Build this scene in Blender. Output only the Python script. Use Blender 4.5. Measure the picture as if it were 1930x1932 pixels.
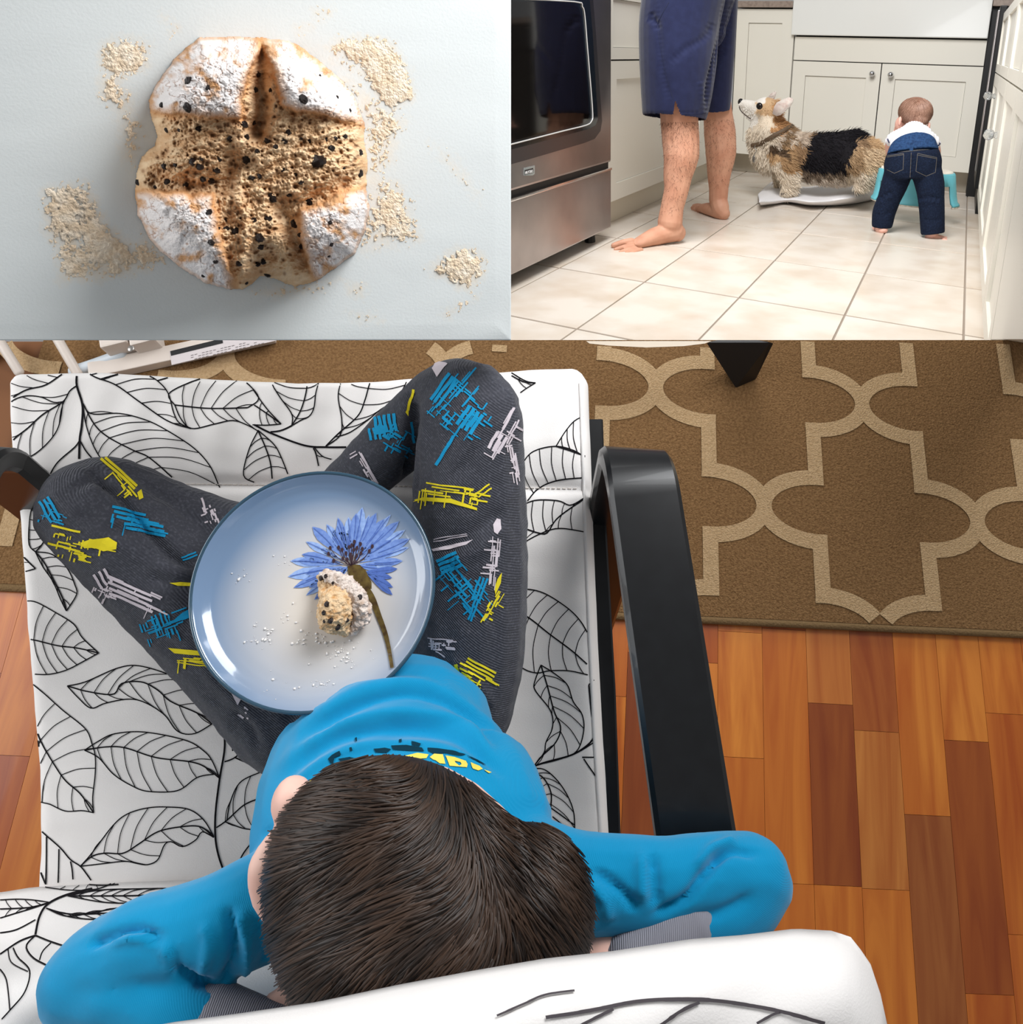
import bpy, bmesh, math, random
import numpy as np
from mathutils import Vector, Matrix
from mathutils.bvhtree import BVHTree
from mathutils import noise as mnoise

for _o in list(bpy.data.objects):
    bpy.data.objects.remove(_o, do_unlink=True)
random.seed(7)
rng = np.random.default_rng(7)
SC = bpy.context.scene
COL = SC.collection

# ------------------------------------------------------------------ camera
F = 1600.0                      # focal length in pixels of the 1930 x 1932 frame
PX, PY = 1130.0, 760.0          # principal point
HC = 1.32                       # height of the lens above the wooden floor


def unit(v):
    v = np.array(v, float)
    return v / np.linalg.norm(v)


def cray(px, py):
    return np.array([(px - PX) / F, (py - PY) / F, 1.0])


NAD = unit(cray(1000, 1350))    # straight down, in camera axes (x right, y down, z forward)
WZ = -NAD
_v = cray(1352, 760.0 - 4100.0)
_v = _v - NAD * (_v @ NAD)
WY = unit(_v)
WX = np.cross(WY, WZ)
RWC = np.array([WX, WY, WZ])    # camera vector -> world vector
CAMPOS = np.array([0, 0, HC])

cam_d = bpy.data.cameras.new('camera')
cam = bpy.data.objects.new('camera', cam_d)
COL.objects.link(cam)
cam_d.sensor_fit = 'HORIZONTAL'
cam_d.sensor_width = 36.0
cam_d.lens = F / 1930.0 * 36.0
cam_d.shift_x = (965.0 - PX) / 1930.0
cam_d.shift_y = -(966.0 - PY) / 1930.0
cam_d.clip_start = 0.02
_m = np.eye(4)
_m[:3, 0] = RWC @ np.array([1, 0, 0])
_m[:3, 1] = RWC @ np.array([0, -1, 0])
_m[:3, 2] = RWC @ np.array([0, 0, -1])
_m[:3, 3] = CAMPOS
cam.matrix_world = Matrix(_m.tolist())
SC.camera = cam


def cam2w(c):
    return RWC @ np.array(c, float) + CAMPOS


def w2px(p):
    c = RWC.T @ (np.array(p, float) - CAMPOS)
    return PX + F * c[0] / c[2], PY + F * c[1] / c[2], c[2]


def W(px, py, z):
    """point seen at a pixel, at height z above the wooden floor"""
    r = cray(px, py)
    return cam2w(r * ((HC - z) / (r @ NAD)))


def WD(px, py, d):
    """point seen at a pixel, at distance d along the view axis"""
    return cam2w(cray(px, py) * d)


# kitchen axes: lateral, depth, up (a set of its own, further away)
KH = 0.73
_kd = unit(cray(1832, 105))
_kl = -unit(cray(-2000, 0))
_kn = unit(np.cross(_kd, _kl))
if _kn[1] < 0:
    _kn = -_kn
_kv = unit(_kn + 0.5 * (unit(cray(1295, 5850)) - _kn))
KB = np.array([_kl, _kd, -_kv]).T        # columns: kitchen x, y, z in camera axes
KO = None


def kfloor_cam(px, py):
    r = cray(px, py)
    return r * (KH / (_kn @ r))


KO = kfloor_cam(1216, 532)
KBI = np.linalg.inv(KB)


def KP(x, y, z):
    return cam2w(KO + KB @ np.array([x, y, z], float))


def K(px, py, x=None, y=None, z=None):
    """kitchen coordinates of a pixel on the plane x=, y= or z="""
    r = KBI @ cray(px, py)
    o = -KBI @ KO
    i, v = (0, x) if x is not None else (1, y) if y is not None else (2, z)
    t = (v - o[i]) / r[i]
    return o + r * t


def KW(px, py, **k):
    return KP(*K(px, py, **k))


def pxsize(p, rpx):
    """metres covered by rpx pixels at world point p"""
    return rpx * w2px(p)[2] / F


# ------------------------------------------------------------------ light
VS = SC.view_settings
VS.view_transform = 'Standard'
VS.look = 'None'
VS.exposure = 0.0
VS.gamma = 1.0
VS.use_curve_mapping = False
world = bpy.data.worlds.new('soft_daylight')
SC.world = world
world.use_nodes = True
_bg = world.node_tree.nodes['Background']
_bg.inputs[0].default_value = (0.97, 0.985, 1.0, 1)
_bg.inputs[1].default_value = 0.31


def area(name, loc, target, sx, sy, power, col=(1, 1, 1), spread=180):
    l = bpy.data.lights.new(name, 'AREA')
    l.shape = 'RECTANGLE'
    l.size, l.size_y = sx, sy
    l.energy = power
    l.color = col
    l.spread = math.radians(spread)
    o = bpy.data.objects.new(name, l)
    COL.objects.link(o)
    o.location = Vector(loc)
    d = Vector(target) - Vector(loc)
    o.rotation_euler = d.to_track_quat('-Z', 'Y').to_euler()
    return o


# daylight from the living-room window, left of the armchair
area('window_light_living_room', (-1.7, 0.25, 1.15), (0.0, 0.05, 0.35), 1.2, 1.0, 20.5, (0.97, 0.985, 1.0))
# daylight from the glazed door beyond the far end of the living room
area('door_light_living_room', (0.75, 1.55, 1.75), (0.1, 0.0, 0.45), 0.9, 0.8, 10, (0.97, 0.985, 1.0), 110)
# daylight over the kitchen, from the right and above the frame
area('window_light_kitchen', cam2w((0.2, -2.6, 1.5)), KP(0.5, 1.3, 0.1), 1.8, 1.4, 66, (1.0, 0.995, 0.985), 130)
# low side light of the baking table, from the right
area('window_light_baking_table', cam2w((0.42, -0.62, 0.30)), WD(470, 310, 0.66), 0.45, 0.45, 3.1, (0.98, 0.99, 1.0), 100)


# ------------------------------------------------------------------ helpers
def lin(c):
    out = []
    for v in c[:3]:
        v = v / 255.0
        out.append(v / 12.92 if v <= 0.04045 else ((v + 0.055) / 1.055) ** 2.4)
    return tuple(out) + (1.0,)


MATS = {}


def mat(name, col, rough=0.6, spec=0.4, metal=0.0, noise=None, bump=None, coat=0.0, attr=None, objcol=False,
        sheen=0.0, wave=None, trans=0.0, emit=None):
    """noise=(scale, colour2, low, high[, detail]); bump=(scale, strength[, detail]); wave=(scale, strength, axis)"""
    if name in MATS:
        return MATS[name]
    m = bpy.data.materials.new(name)
    m.use_nodes = True
    nt = m.node_tree
    N, L = nt.nodes, nt.links
    b = N['Principled BSDF']
    b.inputs['Roughness'].default_value = rough
    b.inputs['Specular IOR Level'].default_value = spec
    b.inputs['Metallic'].default_value = metal
    b.inputs['Coat Weight'].default_value = coat
    b.inputs['Sheen Weight'].default_value = sheen
    b.inputs['Transmission Weight'].default_value = trans
    tc = N.new('ShaderNodeTexCoord')
    src = None
    if attr:
        a = N.new('ShaderNodeAttribute')
        a.attribute_name = attr
        src = a.outputs['Color']
    elif objcol:
        a = N.new('ShaderNodeObjectInfo')
        src = a.outputs['Color']
    if noise:
        nz = N.new('ShaderNodeTexNoise')
        nz.inputs['Scale'].default_value = noise[0]
        nz.inputs['Detail'].default_value = noise[4] if len(noise) > 4 else 4
        L.new(tc.outputs['Object'], nz.inputs['Vector'])
        mr = N.new('ShaderNodeMapRange')
        mr.inputs[1].default_value = noise[2]
        mr.inputs[2].default_value = noise[3]
        L.new(nz.outputs['Fac'], mr.inputs[0])
        mx = N.new('ShaderNodeMix')
        mx.data_type = 'RGBA'
        L.new(mr.outputs[0], mx.inputs[0])
        if src is not None:
            L.new(src, mx.inputs[6])
            m2 = N.new('ShaderNodeMix')
            m2.data_type = 'RGBA'
            m2.blend_type = 'MULTIPLY'
            m2.inputs[0].default_value = 1
            L.new(src, m2.inputs[6])
            m2.inputs[7].default_value = lin(noise[1])
            L.new(m2.outputs[2], mx.inputs[7])
        else:
            mx.inputs[6].default_value = lin(col)
            mx.inputs[7].default_value = lin(noise[1])
        L.new(mx.outputs[2], b.inputs['Base Color'])
    elif src is not None:
        L.new(src, b.inputs['Base Color'])
    else:
        b.inputs['Base Color'].default_value = lin(col)
    last = None
    if bump:
        nb = N.new('ShaderNodeTexNoise')
        nb.inputs['Scale'].default_value = bump[0]
        nb.inputs['Detail'].default_value = bump[2] if len(bump) > 2 else 3
        L.new(tc.outputs['Object'], nb.inputs['Vector'])
        bp = N.new('ShaderNodeBump')
        bp.inputs['Strength'].default_value = bump[1]
        bp.inputs['Distance'].default_value = 0.004
        L.new(nb.outputs['Fac'], bp.inputs['Height'])
        last = bp
    if wave:
        wv = N.new('ShaderNodeTexWave')
        wv.bands_direction = wave[2]
        wv.inputs['Scale'].default_value = wave[0]
        wv.inputs['Distortion'].default_value = 0.6
        wv.inputs['Detail'].default_value = 1
        L.new(tc.outputs['Object'], wv.inputs['Vector'])
        bp = N.new('ShaderNodeBump')
        bp.inputs['Strength'].default_value = wave[1]
        bp.inputs['Distance'].default_value = 0.0012
        L.new(wv.outputs['Fac'], bp.inputs['Height'])
        if last is not None:
            L.new(last.outputs[0], bp.inputs['Normal'])
        last = bp
    if last is not None:
        L.new(last.outputs[0], b.inputs['Normal'])
    if emit:
        b.inputs['Emission Color'].default_value = lin(emit[0])
        b.inputs['Emission Strength'].default_value = emit[1]
    MATS[name] = m
    return m


def tag(o, label=None, cat=None, group=None, kind=None):
    if label:
        o['label'] = label
    if cat:
        o['category'] = cat
    if group:
        o['group'] = group
    if kind:
        o['kind'] = kind
    return o


def link(name, me, material=None, parent=None, smooth=True):
    o = bpy.data.objects.new(name, me)
    COL.objects.link(o)
    if material is not None:
        me.materials.clear()
        me.materials.append(material)
    if smooth and len(me.polygons):
        me.polygons.foreach_set('use_smooth', [True] * len(me.polygons))
    if parent is not None:
        o.parent = parent
        o.matrix_parent_inverse = Matrix.Translation(-Vector(parent_loc(parent)))
    return o


def parent_loc(p):
    v = Vector(p.location)
    q = p.parent
    while q is not None:
        v = v + Vector((0, 0, 0)) if False else v
        q = q.parent
    return v if p.type == 'EMPTY' else Vector((0, 0, 0))


def root(name, loc, label=None, cat=None, group=None):
    o = bpy.data.objects.new(name, None)
    COL.objects.link(o)
    o.empty_display_size = 0.05
    o.location = Vector(loc)
    tag(o, label, cat, group)
    return o


def mesh(name, vs, fs, material=None, parent=None, smooth=True):
    me = bpy.data.meshes.new(name)
    me.from_pydata([tuple(map(float, v)) for v in vs], [], [tuple(f) for f in fs])
    me.validate()
    me.update()
    return link(name, me, material, parent, smooth)


class MB:
    """collects shapes that belong to one part"""

    def __init__(s):
        s.v, s.f = [], []

    def add(s, vs, fs):
        n = len(s.v)
        s.v.extend([tuple(map(float, p)) for p in vs])
        s.f.extend([tuple(i + n for i in f) for f in fs])
        return s

    def hexa(s, c):
        """8 corners: bottom 4 (ccw) then top 4"""
        return s.add(c, [(3, 2, 1, 0), (4, 5, 6, 7), (0, 1, 5, 4), (1, 2, 6, 5), (2, 3, 7, 6), (3, 0, 4, 7)])

    def kbox(s, x0, x1, y0, y1, z0, z1):
        return s.hexa([KP(x0, y0, z0), KP(x1, y0, z0), KP(x1, y1, z0), KP(x0, y1, z0),
                       KP(x0, y0, z1), KP(x1, y0, z1), KP(x1, y1, z1), KP(x0, y1, z1)])

    def wbox(s, x0, x1, y0, y1, z0, z1):
        return s.hexa([(x0, y0, z0), (x1, y0, z0), (x1, y1, z0), (x0, y1, z0),
                       (x0, y0, z1), (x1, y0, z1), (x1, y1, z1), (x0, y1, z1)])

    def loft(s, rings, cap=True, close=False):
        n = len(s.v)
        k = len(rings[0])
        for r in rings:
            s.v.extend([tuple(map(float, p)) for p in r])
        m = len(rings)
        for i in range(m - 1 + (1 if close else 0)):
            a, b = n + i * k, n + ((i + 1) % m) * k
            for j in range(k):
                s.f.append((a + j, a + (j + 1) % k, b + (j + 1) % k, b + j))
        if cap and not close:
            s.f.append(tuple(n + j for j in reversed(range(k))))
            s.f.append(tuple(n + (m - 1) * k + j for j in range(k)))
        return s

    def tube(s, pts, rad, seg=10, flat=None, ref=None, round_ends=True, sub=4):
        """smooth tube through pts; rad per point; flat=(ref axis scale) ratio of radius along ref"""
        P, R = smooth_path(pts, rad, sub)
        Fl = None
        if flat is not None:
            _, Fl = smooth_path(pts, flat, sub) if hasattr(flat, '__len__') else (None, [flat] * len(P))
        rings = []
        m = len(P)
        prev = None
        for i in range(m):
            t = unit(P[min(i + 1, m - 1)] - P[max(i - 1, 0)])
            if ref is not None:
                a = np.array(ref, float)
            elif prev is None:
                a = np.array([0.0, 0.0, 1.0]) if abs(t[2]) < 0.9 else np.array([1.0, 0, 0])
            else:
                a = prev
            a = unit(a - t * (a @ t))
            prev = a
            b = np.cross(t, a)
            fl = 1.0 if Fl is None else Fl[i]
            rings.append((P[i], a, b, t, R[i], fl))
        out = []
        if round_ends:
            c, a, b, t, r, fl = rings[0]
            for q in (0.97, 0.75, 0.4):
                rr = r * math.sqrt(max(1 - q * q, 0.0))
                out.append([c - t * r * q * 0.9 + a * rr * fl * math.cos(w) + b * rr * math.sin(w) for w in angs(seg)])
        for c, a, b, t, r, fl in rings:
            out.append([c + a * r * fl * math.cos(w) + b * r * math.sin(w) for w in angs(seg)])
        if round_ends:
            c, a, b, t, r, fl = rings[-1]
            for q in (0.4, 0.75, 0.97):
                rr = r * math.sqrt(max(1 - q * q, 0.0))
                out.append([c + t * r * q * 0.9 + a * rr * fl * math.cos(w) + b * rr * math.sin(w) for w in angs(seg)])
        return s.loft(out)

    def ball(s, c, ax, seg=14, rings=9):
        """ellipsoid: centre and three half-axis vectors (or radii)"""
        c = np.array(c, float)
        if np.ndim(ax[0]) == 0:
            ax = [np.array([ax[0], 0, 0]), np.array([0, ax[1], 0]), np.array([0, 0, ax[2]])]
        rr = []
        for i in range(rings + 1):
            th = math.pi * (0.02 + 0.96 * i / rings)
            rr.append([c + ax[0] * math.sin(th) * math.cos(w) + ax[1] * math.sin(th) * math.sin(w) - ax[2] * math.cos(th)
                       for w in angs(seg)])
        return s.loft(rr)

    def build(s, name, material=None, parent=None, smooth=False, bevel=0.0):
        if bevel:
            me = bpy.data.meshes.new(name)
            me.from_pydata(s.v, [], s.f)
            bm = bmesh.new()
            bm.from_mesh(me)
            bmesh.ops.recalc_face_normals(bm, faces=bm.faces)
            bmesh.ops.bevel(bm, geom=list(bm.edges), offset=bevel, segments=2, affect='EDGES', profile=0.6)
            bm.to_mesh(me)
            bm.free()
            o = link(name, me, material, parent, False)
            return o
        me = bpy.data.meshes.new(name)
        me.from_pydata(s.v, [], s.f)
        me.validate()
        me.update()
        return link(name, me, material, parent, smooth)


def angs(n):
    return [2 * math.pi * i / n for i in range(n)]


def smooth_path(pts, rad, sub=4):
    """Catmull-Rom through points, with radii"""
    P = [np.array(p, float) for p in pts]
    R = list(rad) if hasattr(rad, '__len__') else [rad] * len(P)
    if len(P) == 2 or sub <= 1:
        return P, R
    op, orr = [], []
    n = len(P)
    for i in range(n - 1):
        p0, p1, p2, p3 = P[max(i - 1, 0)], P[i], P[i + 1], P[min(i + 2, n - 1)]
        for k in range(sub):
            t = k / sub
            op.append(0.5 * ((2 * p1) + (-p0 + p2) * t + (2 * p0 - 5 * p1 + 4 * p2 - p3) * t * t
                             + (-p0 + 3 * p1 - 3 * p2 + p3) * t ** 3))
            orr.append(R[i] * (1 - t) + R[i + 1] * t)
    op.append(P[-1])
    orr.append(R[-1])
    return op, orr


def spline2(pts, step=6.0):
    """dense smooth 2-D polyline"""
    P, _ = smooth_path([(p[0], p[1], 0) for p in pts], 0.0, 8) if len(pts) > 2 else ([np.array((p[0], p[1], 0.)) for p in pts], 0)
    P = np.array(P)[:, :2]
    d = np.r_[0, np.cumsum(np.linalg.norm(np.diff(P, axis=0), axis=1))]
    n = max(2, int(d[-1] / step) + 1)
    t = np.linspace(0, d[-1], n)
    return np.c_[np.interp(t, d, P[:, 0]), np.interp(t, d, P[:, 1])]


def remesh(mb, voxel, smooth=4, factor=0.5):
    """one continuous skin over all shapes of a builder"""
    me = bpy.data.meshes.new('tmp')
    me.from_pydata(mb.v, [], mb.f)
    me.update()
    bm = bmesh.new()
    bm.from_mesh(me)
    bmesh.ops.recalc_face_normals(bm, faces=bm.faces)
    bm.to_mesh(me)
    bm.free()
    o = bpy.data.objects.new('tmp', me)
    COL.objects.link(o)
    r = o.modifiers.new('r', 'REMESH')
    r.mode = 'VOXEL'
    r.voxel_size = voxel
    r.use_smooth_shade = True
    if smooth:
        q = o.modifiers.new('s', 'SMOOTH')
        q.iterations = smooth
        q.factor = factor
    dg = bpy.context.evaluated_depsgraph_get()
    dg.update()
    out = bpy.data.meshes.new_from_object(o.evaluated_get(dg))
    bpy.data.objects.remove(o, do_unlink=True)
    bpy.data.meshes.remove(me)
    return out


def co_of(me):
    a = np.empty(len(me.vertices) * 3, np.float64)
    me.vertices.foreach_get('co', a)
    return a.reshape(-1, 3)


def no_of(me):
    a = np.empty(len(me.vertices) * 3, np.float64)
    me.vertices.foreach_get('normal', a)
    return a.reshape(-1, 3)


def set_co(me, c):
    me.vertices.foreach_set('co', np.ascontiguousarray(c, np.float64).ravel())
    me.update()


def px_of(c):
    q = (c - CAMPOS) @ RWC
    return PX + F * q[:, 0] / q[:, 2], PY + F * q[:, 1] / q[:, 2], q[:, 2]


def vcol(me, cols, name='col'):
    a = me.color_attributes.new(name, 'FLOAT_COLOR', 'POINT')
    c = np.ones((len(me.vertices), 4), np.float32)
    c[:, :3] = cols
    a.data.foreach_set('color', c.ravel())


def bvh(*objs):
    vs, fs = [], []
    for o in objs:
        me = o.data
        n = len(vs)
        mw = o.matrix_world if o.parent is None else Matrix.Identity(4)
        vs.extend([v.co.copy() for v in me.vertices])
        fs.extend([tuple(i + n for i in p.vertices) for p in me.polygons])
    return BVHTree.FromPolygons(vs, fs)


def cast(tree, px, py, off=0.0006):
    d = Vector(RWC @ unit(cray(px, py)))
    hit = tree.ray_cast(Vector(CAMPOS), d)
    if hit[0] is None:
        return None, None
    n = hit[1]
    if n.dot(d) > 0:
        n = -n
    return hit[0] + n * off, n


def ribbon(mb, tree, pts, w, off=0.0006, step=6.0, taper=False, maxjump=0.03):
    """a printed line lying on a surface; w = width in pixels (number or (start, end))"""
    Q = spline2(pts, step)
    n = len(Q)
    if n < 2:
        return
    w0, w1 = (w, w) if not hasattr(w, '__len__') else w
    prev = None
    for i in range(n):
        t = Q[min(i + 1, n - 1)] - Q[max(i - 1, 0)]
        l = np.linalg.norm(t)
        if l < 1e-6:
            continue
        t = t / l
        f = i / (n - 1)
        ww = (w0 * (1 - f) + w1 * f) * 0.5
        if taper:
            ww *= 0.35 + 0.65 * math.sin(math.pi * min(max(f, 0.02), 0.98))
        a, _ = cast(tree, Q[i][0] - t[1] * ww, Q[i][1] + t[0] * ww, off)
        b, _ = cast(tree, Q[i][0] + t[1] * ww, Q[i][1] - t[0] * ww, off)
        if a is None or b is None or (a - b).length > 0.012:
            prev = None
            continue
        if prev is not None and (prev[0] - a).length < maxjump and (prev[1] - b).length < maxjump:
            mb.add([prev[0], prev[1], b, a], [(0, 1, 2, 3)])
        prev = (a, b)


def inpoly(px, py, poly):
    c = False
    j = len(poly) - 1
    for i in range(len(poly)):
        xi, yi = poly[i]
        xj, yj = poly[j]
        if (yi > py) != (yj > py) and px < (xj - xi) * (py - yi) / (yj - yi) + xi:
            c = not c
        j = i
    return c


def decal(mb, tree, poly, off=0.0006, step=5.0, hole=None):
    """a printed filled shape lying on a surface"""
    bm = bmesh.new()
    vs = [bm.verts.new((x, y, 0)) for x, y in poly]
    try:
        f = bm.faces.new(vs)
    except ValueError:
        bm.free()
        return
    bmesh.ops.triangulate(bm, faces=[f])
    for _ in range(5):
        es = [e for e in bm.edges if e.calc_length() > step * 2.2]
        if not es:
            break
        bmesh.ops.subdivide_edges(bm, edges=es, cuts=1)
        bmesh.ops.triangulate(bm, faces=list(bm.faces))
    idx = {}
    n = len(mb.v)
    pts = []
    for v in bm.verts:
        p, _ = cast(tree, v.co.x, v.co.y, off)
        if p is None:
            idx[v.index] = None
            continue
    bm.verts.index_update()
    loc = {}
    for v in bm.verts:
        p, _ = cast(tree, v.co.x, v.co.y, off)
        loc[v.index] = p
    base = {}
    for v in bm.verts:
        if loc[v.index] is not None:
            base[v.index] = len(mb.v)
            mb.v.append(tuple(loc[v.index]))
    for f in bm.faces:
        ii = [v.index for v in f.verts]
        if any(loc[i] is None for i in ii):
            continue
        q = [loc[i] for i in ii]
        if max((q[0] - q[1]).length, (q[1] - q[2]).length, (q[0] - q[2]).length) > 0.03:
            continue
        mb.f.append(tuple(base[i] for i in ii))
    bm.free()


def fbm(p, s, o=3):
    """cheap vectorised noise in -1..1 (sum of rotated sines)"""
    p = np.asarray(p, float) * s
    r = np.zeros(len(p))
    a, tot = 1.0, 0.0
    for k in range(o):
        q = p * (1.9 ** k)
        w = np.array([[1.0, 0.63, -0.41], [-0.52, 1.1, 0.71], [0.37, -0.8, 1.07]]) @ np.array([1.0 + .17 * k, 1 - .11 * k, 1 + .05 * k])
        x = q[:, 0] * 1.03 + 0.7 * np.sin(q[:, 1] * 1.3 + 1.7 * k) + q[:, 2] * .31
        y = q[:, 1] * 0.97 + 0.7 * np.sin(q[:, 2] * 1.1 + 0.9 * k) - q[:, 0] * .27
        z = q[:, 2] * 1.01 + 0.7 * np.sin(q[:, 0] * 1.2 + 2.3 * k) + q[:, 1] * .23
        r += a * (np.sin(x * 2.1) * np.cos(y * 1.9) + np.sin(y * 2.3 + 1.1) * np.cos(z * 2.0) + np.sin(z * 1.8 + .4) * np.cos(x * 2.2)) / 1.6
        tot += a
        a *= 0.55
    return r / tot


def vnoise(p, s, o=3):
    """proper value noise for arrays, in -1..1"""
    return np.array([mnoise.fractal(Vector(q) * s, 0.6, 2.0, o) for q in p])
# ================================================================== LIVING ROOM
def crease(me, folds, facing=True):
    c = co_of(me)
    n = no_of(me)
    x, y, d = px_of(c)
    P = np.c_[x, y]
    view = c - CAMPOS
    view /= np.linalg.norm(view, axis=1)[:, None]
    front = np.clip(-(view * n).sum(1) * 3, 0, 1) if facing else 1.0
    disp = np.zeros(len(c))
    for pts, w, amp in folds:
        Q = spline2(pts, 8)
        L = len(Q)
        best = np.full(len(c), 1e9)
        bt = np.zeros(len(c))
        lo, hi = Q.min(0) - 3 * w, Q.max(0) + 3 * w
        sel = np.where((x > lo[0]) & (x < hi[0]) & (y > lo[1]) & (y < hi[1]))[0]
        if not len(sel):
            continue
        dd = ((P[sel, None, :] - Q[None]) ** 2).sum(2)
        k = dd.argmin(1)
        ds = np.sqrt(dd[np.arange(len(sel)), k])
        t = k / max(L - 1, 1)
        prof = np.exp(-(ds / w) ** 2) * np.clip(np.minimum(t, 1 - t) * 6 + 0.15, 0, 1)
        disp[sel] += amp * prof
    set_co(me, c + n * (disp * front)[:, None])


# ---- floor of narrow wood strips
wood = mat('wood_strip', (190, 120, 60), 0.38, 0.45, objcol=True, noise=(1, (208, 166, 126), 0.35, 0.75), coat=0.1)
nt = wood.node_tree
for nd in list(nt.nodes):            # stretch the grain along the strips
    if nd.type == 'TEX_NOISE':
        mp = nt.nodes.new('ShaderNodeMapping')
        mp.inputs['Scale'].default_value = (26, 2.4, 26)
        tcn = [q for q in nt.nodes if q.type == 'TEX_COORD'][0]
        oi = [q for q in nt.nodes if q.type == 'OBJECT_INFO'][0]
        va = nt.nodes.new('ShaderNodeVectorMath')
        va.operation = 'ADD'
        vm = nt.nodes.new('ShaderNodeVectorMath')
        vm.operation = 'SCALE'
        cx = nt.nodes.new('ShaderNodeCombineXYZ')
        for s_ in range(3):
            nt.links.new(oi.outputs['Random'], cx.inputs[s_])
        nt.links.new(cx.outputs[0], vm.inputs[0])
        vm.inputs['Scale'].default_value = 7.0
        nt.links.new(tcn.outputs['Object'], va.inputs[0])
        nt.links.new(vm.outputs[0], va.inputs[1])
        nt.links.new(va.outputs[0], mp.inputs[0])
        nt.links.new(mp.outputs[0], nd.inputs['Vector'])
        nd.inputs['Detail'].default_value = 6
        nd.inputs['Distortion'].default_value = 1.4
YCUT = 641.5                                   # far edge of the living-room set


def y_edge(px):
    return W(px, YCUT, 0.0)




def ycut_at(x, z=0.0):
    """world y of the floor's far edge"""
    a, b = W(940, YCUT, z), W(2100, YCUT, z)
    t = (x - a[0]) / (b[0] - a[0])
    return a[1] + t * (b[1] - a[1])


xl, xr = W(-250, 1400, 0)[0], W(2450, 1200, 0)[0]
yb = W(900, 2150, 0)[1]
fl = mesh('floor', [(xl, yb, -0.02), (xr, yb, -0.02), (xr, ycut_at(xr), -0.02), (xl, ycut_at(xl), -0.02),
                    (xl, yb, -0.006), (xr, yb, -0.006), (xr, ycut_at(xr), -0.006), (xl, ycut_at(xl), -0.006)],
          [(3, 2, 1, 0), (4, 5, 6, 7), (0, 1, 5, 4), (1, 2, 6, 5), (2, 3, 7, 6), (3, 0, 4, 7)],
          mat('subfloor', (120, 75, 40), 0.7), None, False)
tag(fl, 'orange-brown wood strip floor of the living room', None, None, 'structure')
fl['category'] = 'floor'
SW = 87.0 * w2px(W(1650, 1400, 0))[2] / F
X0 = W(1522, 1250, 0)[0]


def yw(py, px=1600):
    return W(px, py, 0)[1]


joints = {0: [1330, 1672], 1: [1377, 1675], 2: [1531], 3: [1386, 1866], -1: [1195, 1672], -2: [1205, 1440], 4: [1330, 1750], -4: [1255, 1640]}
tones = [(206, 120, 40), (194, 104, 32), (214, 130, 46), (200, 112, 36), (182, 94, 28), (210, 124, 42)]
dark = {(0, 1): (150, 76, 24), (3, 1): (158, 80, 24), (-4, 1): (140, 70, 24), (0, 0): (196, 118, 50), (2, 1): (160, 92, 40), (1, 0): (170, 92, 34), (1, 1): (198, 124, 54)}
rug_y = W(1500, 1180, 0)[1]
nplank = 0
for c in range(-24, 11):
    xa, xb_ = X0 + c * SW, X0 + (c + 1) * SW
    if xb_ < xl or xa > xr:
        continue
    ys = [yw(p) for p in joints.get(c, [])] or [rug_y - 0.05 - random.random() * 0.2]
    ys = sorted(ys, reverse=True)
    top = rug_y + 0.06
    lo = ys[-1]
    while lo > yb:
        lo -= 0.30 + random.random() * 0.12
        ys.append(max(lo, yb))
    segs = []
    prev = top
    for q in ys:
        if prev - q > 0.01:
            segs.append((prev, q))
        prev = q
    for k, (y1, y0) in enumerate(segs):
        cxp = w2px(((xa + xb_) / 2, (y0 + y1) / 2, 0))
        if 120 < cxp[0] < 1080 and y1 < rug_y:
            continue
        g = 0.00025
        p = MB().wbox(-SW / 2 + g, SW / 2 - g, -(y1 - y0) / 2 + g, (y1 - y0) / 2 - g, -0.006, 0.0)
        o = p.build('plank', wood, fl, False)
        o.location = ((xa + xb_) / 2, (y0 + y1) / 2, 0)
        t = dark.get((c, k), random.choice(tones))
        o.color = lin(t)
        nplank += 1

# ---- trellis rug
rugm = mat('rug_pile', (140, 107, 72), 0.95, 0.1, noise=(260, (112, 82, 52), 0.35, 0.7, 2), bump=(420, 0.9))
rugl = mat('rug_trellis', (192, 162, 124), 0.95, 0.1, noise=(260, (174, 144, 106), 0.35, 0.7, 2), bump=(420, 0.9))
rugb = mat('rug_binding', (122, 98, 68), 0.9, 0.1, bump=(300, 0.6))
RZ = 0.011
ra, rb = W(-60, 1103, RZ), W(2420, 1218, RZ)


def rug_edge(x):
    t = (x - ra[0]) / (rb[0] - ra[0])
    return ra[1] + t * (rb[1] - ra[1])


rug = root('area_rug', (0.2, 0.4, 0.0), 'brown area rug with a pale trellis pattern on the wood floor', 'rug')
mb = MB()
nx = 40
xs = np.linspace(ra[0], rb[0], nx)
top, bot = [], []
for x in xs:
    top.append((x, ycut_at(x, RZ)))
    bot.append((x, rug_edge(x)))
v = []
for (x, y1), (_, y0) in zip(top, bot):
    v += [(x, y0, 0.0005), (x, y0 + 0.004, RZ), (x, y1, RZ), (x, y1, 0.0005)]
f = []
for i in range(nx - 1):
    a, b = i * 4, i * 4 + 4
    for k in range(4):
        f.append((a + k, b + k, b + (k + 1) % 4, a + (k + 1) % 4))
mesh('pile', v, f, rugm, rug, False)
MB().tube([(x, rug_edge(x) - 0.001, 0.006) for x in xs], 0.0062, 8, sub=1).build('binding', rugb, rug, True)
n1, n2, n3 = W(1237, 731, RZ), W(1626, 763, RZ), W(1441, 954, RZ)
ux = (n2 - n1)[:2]
uy = (n3 - (n1 + n2) / 2)[:2]
tl = MB()
HWB = 0.5 * 29 * w2px(n3)[2] / F


def rpt(a, b):
    return n1[:2] + ux * a + uy * b


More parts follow.
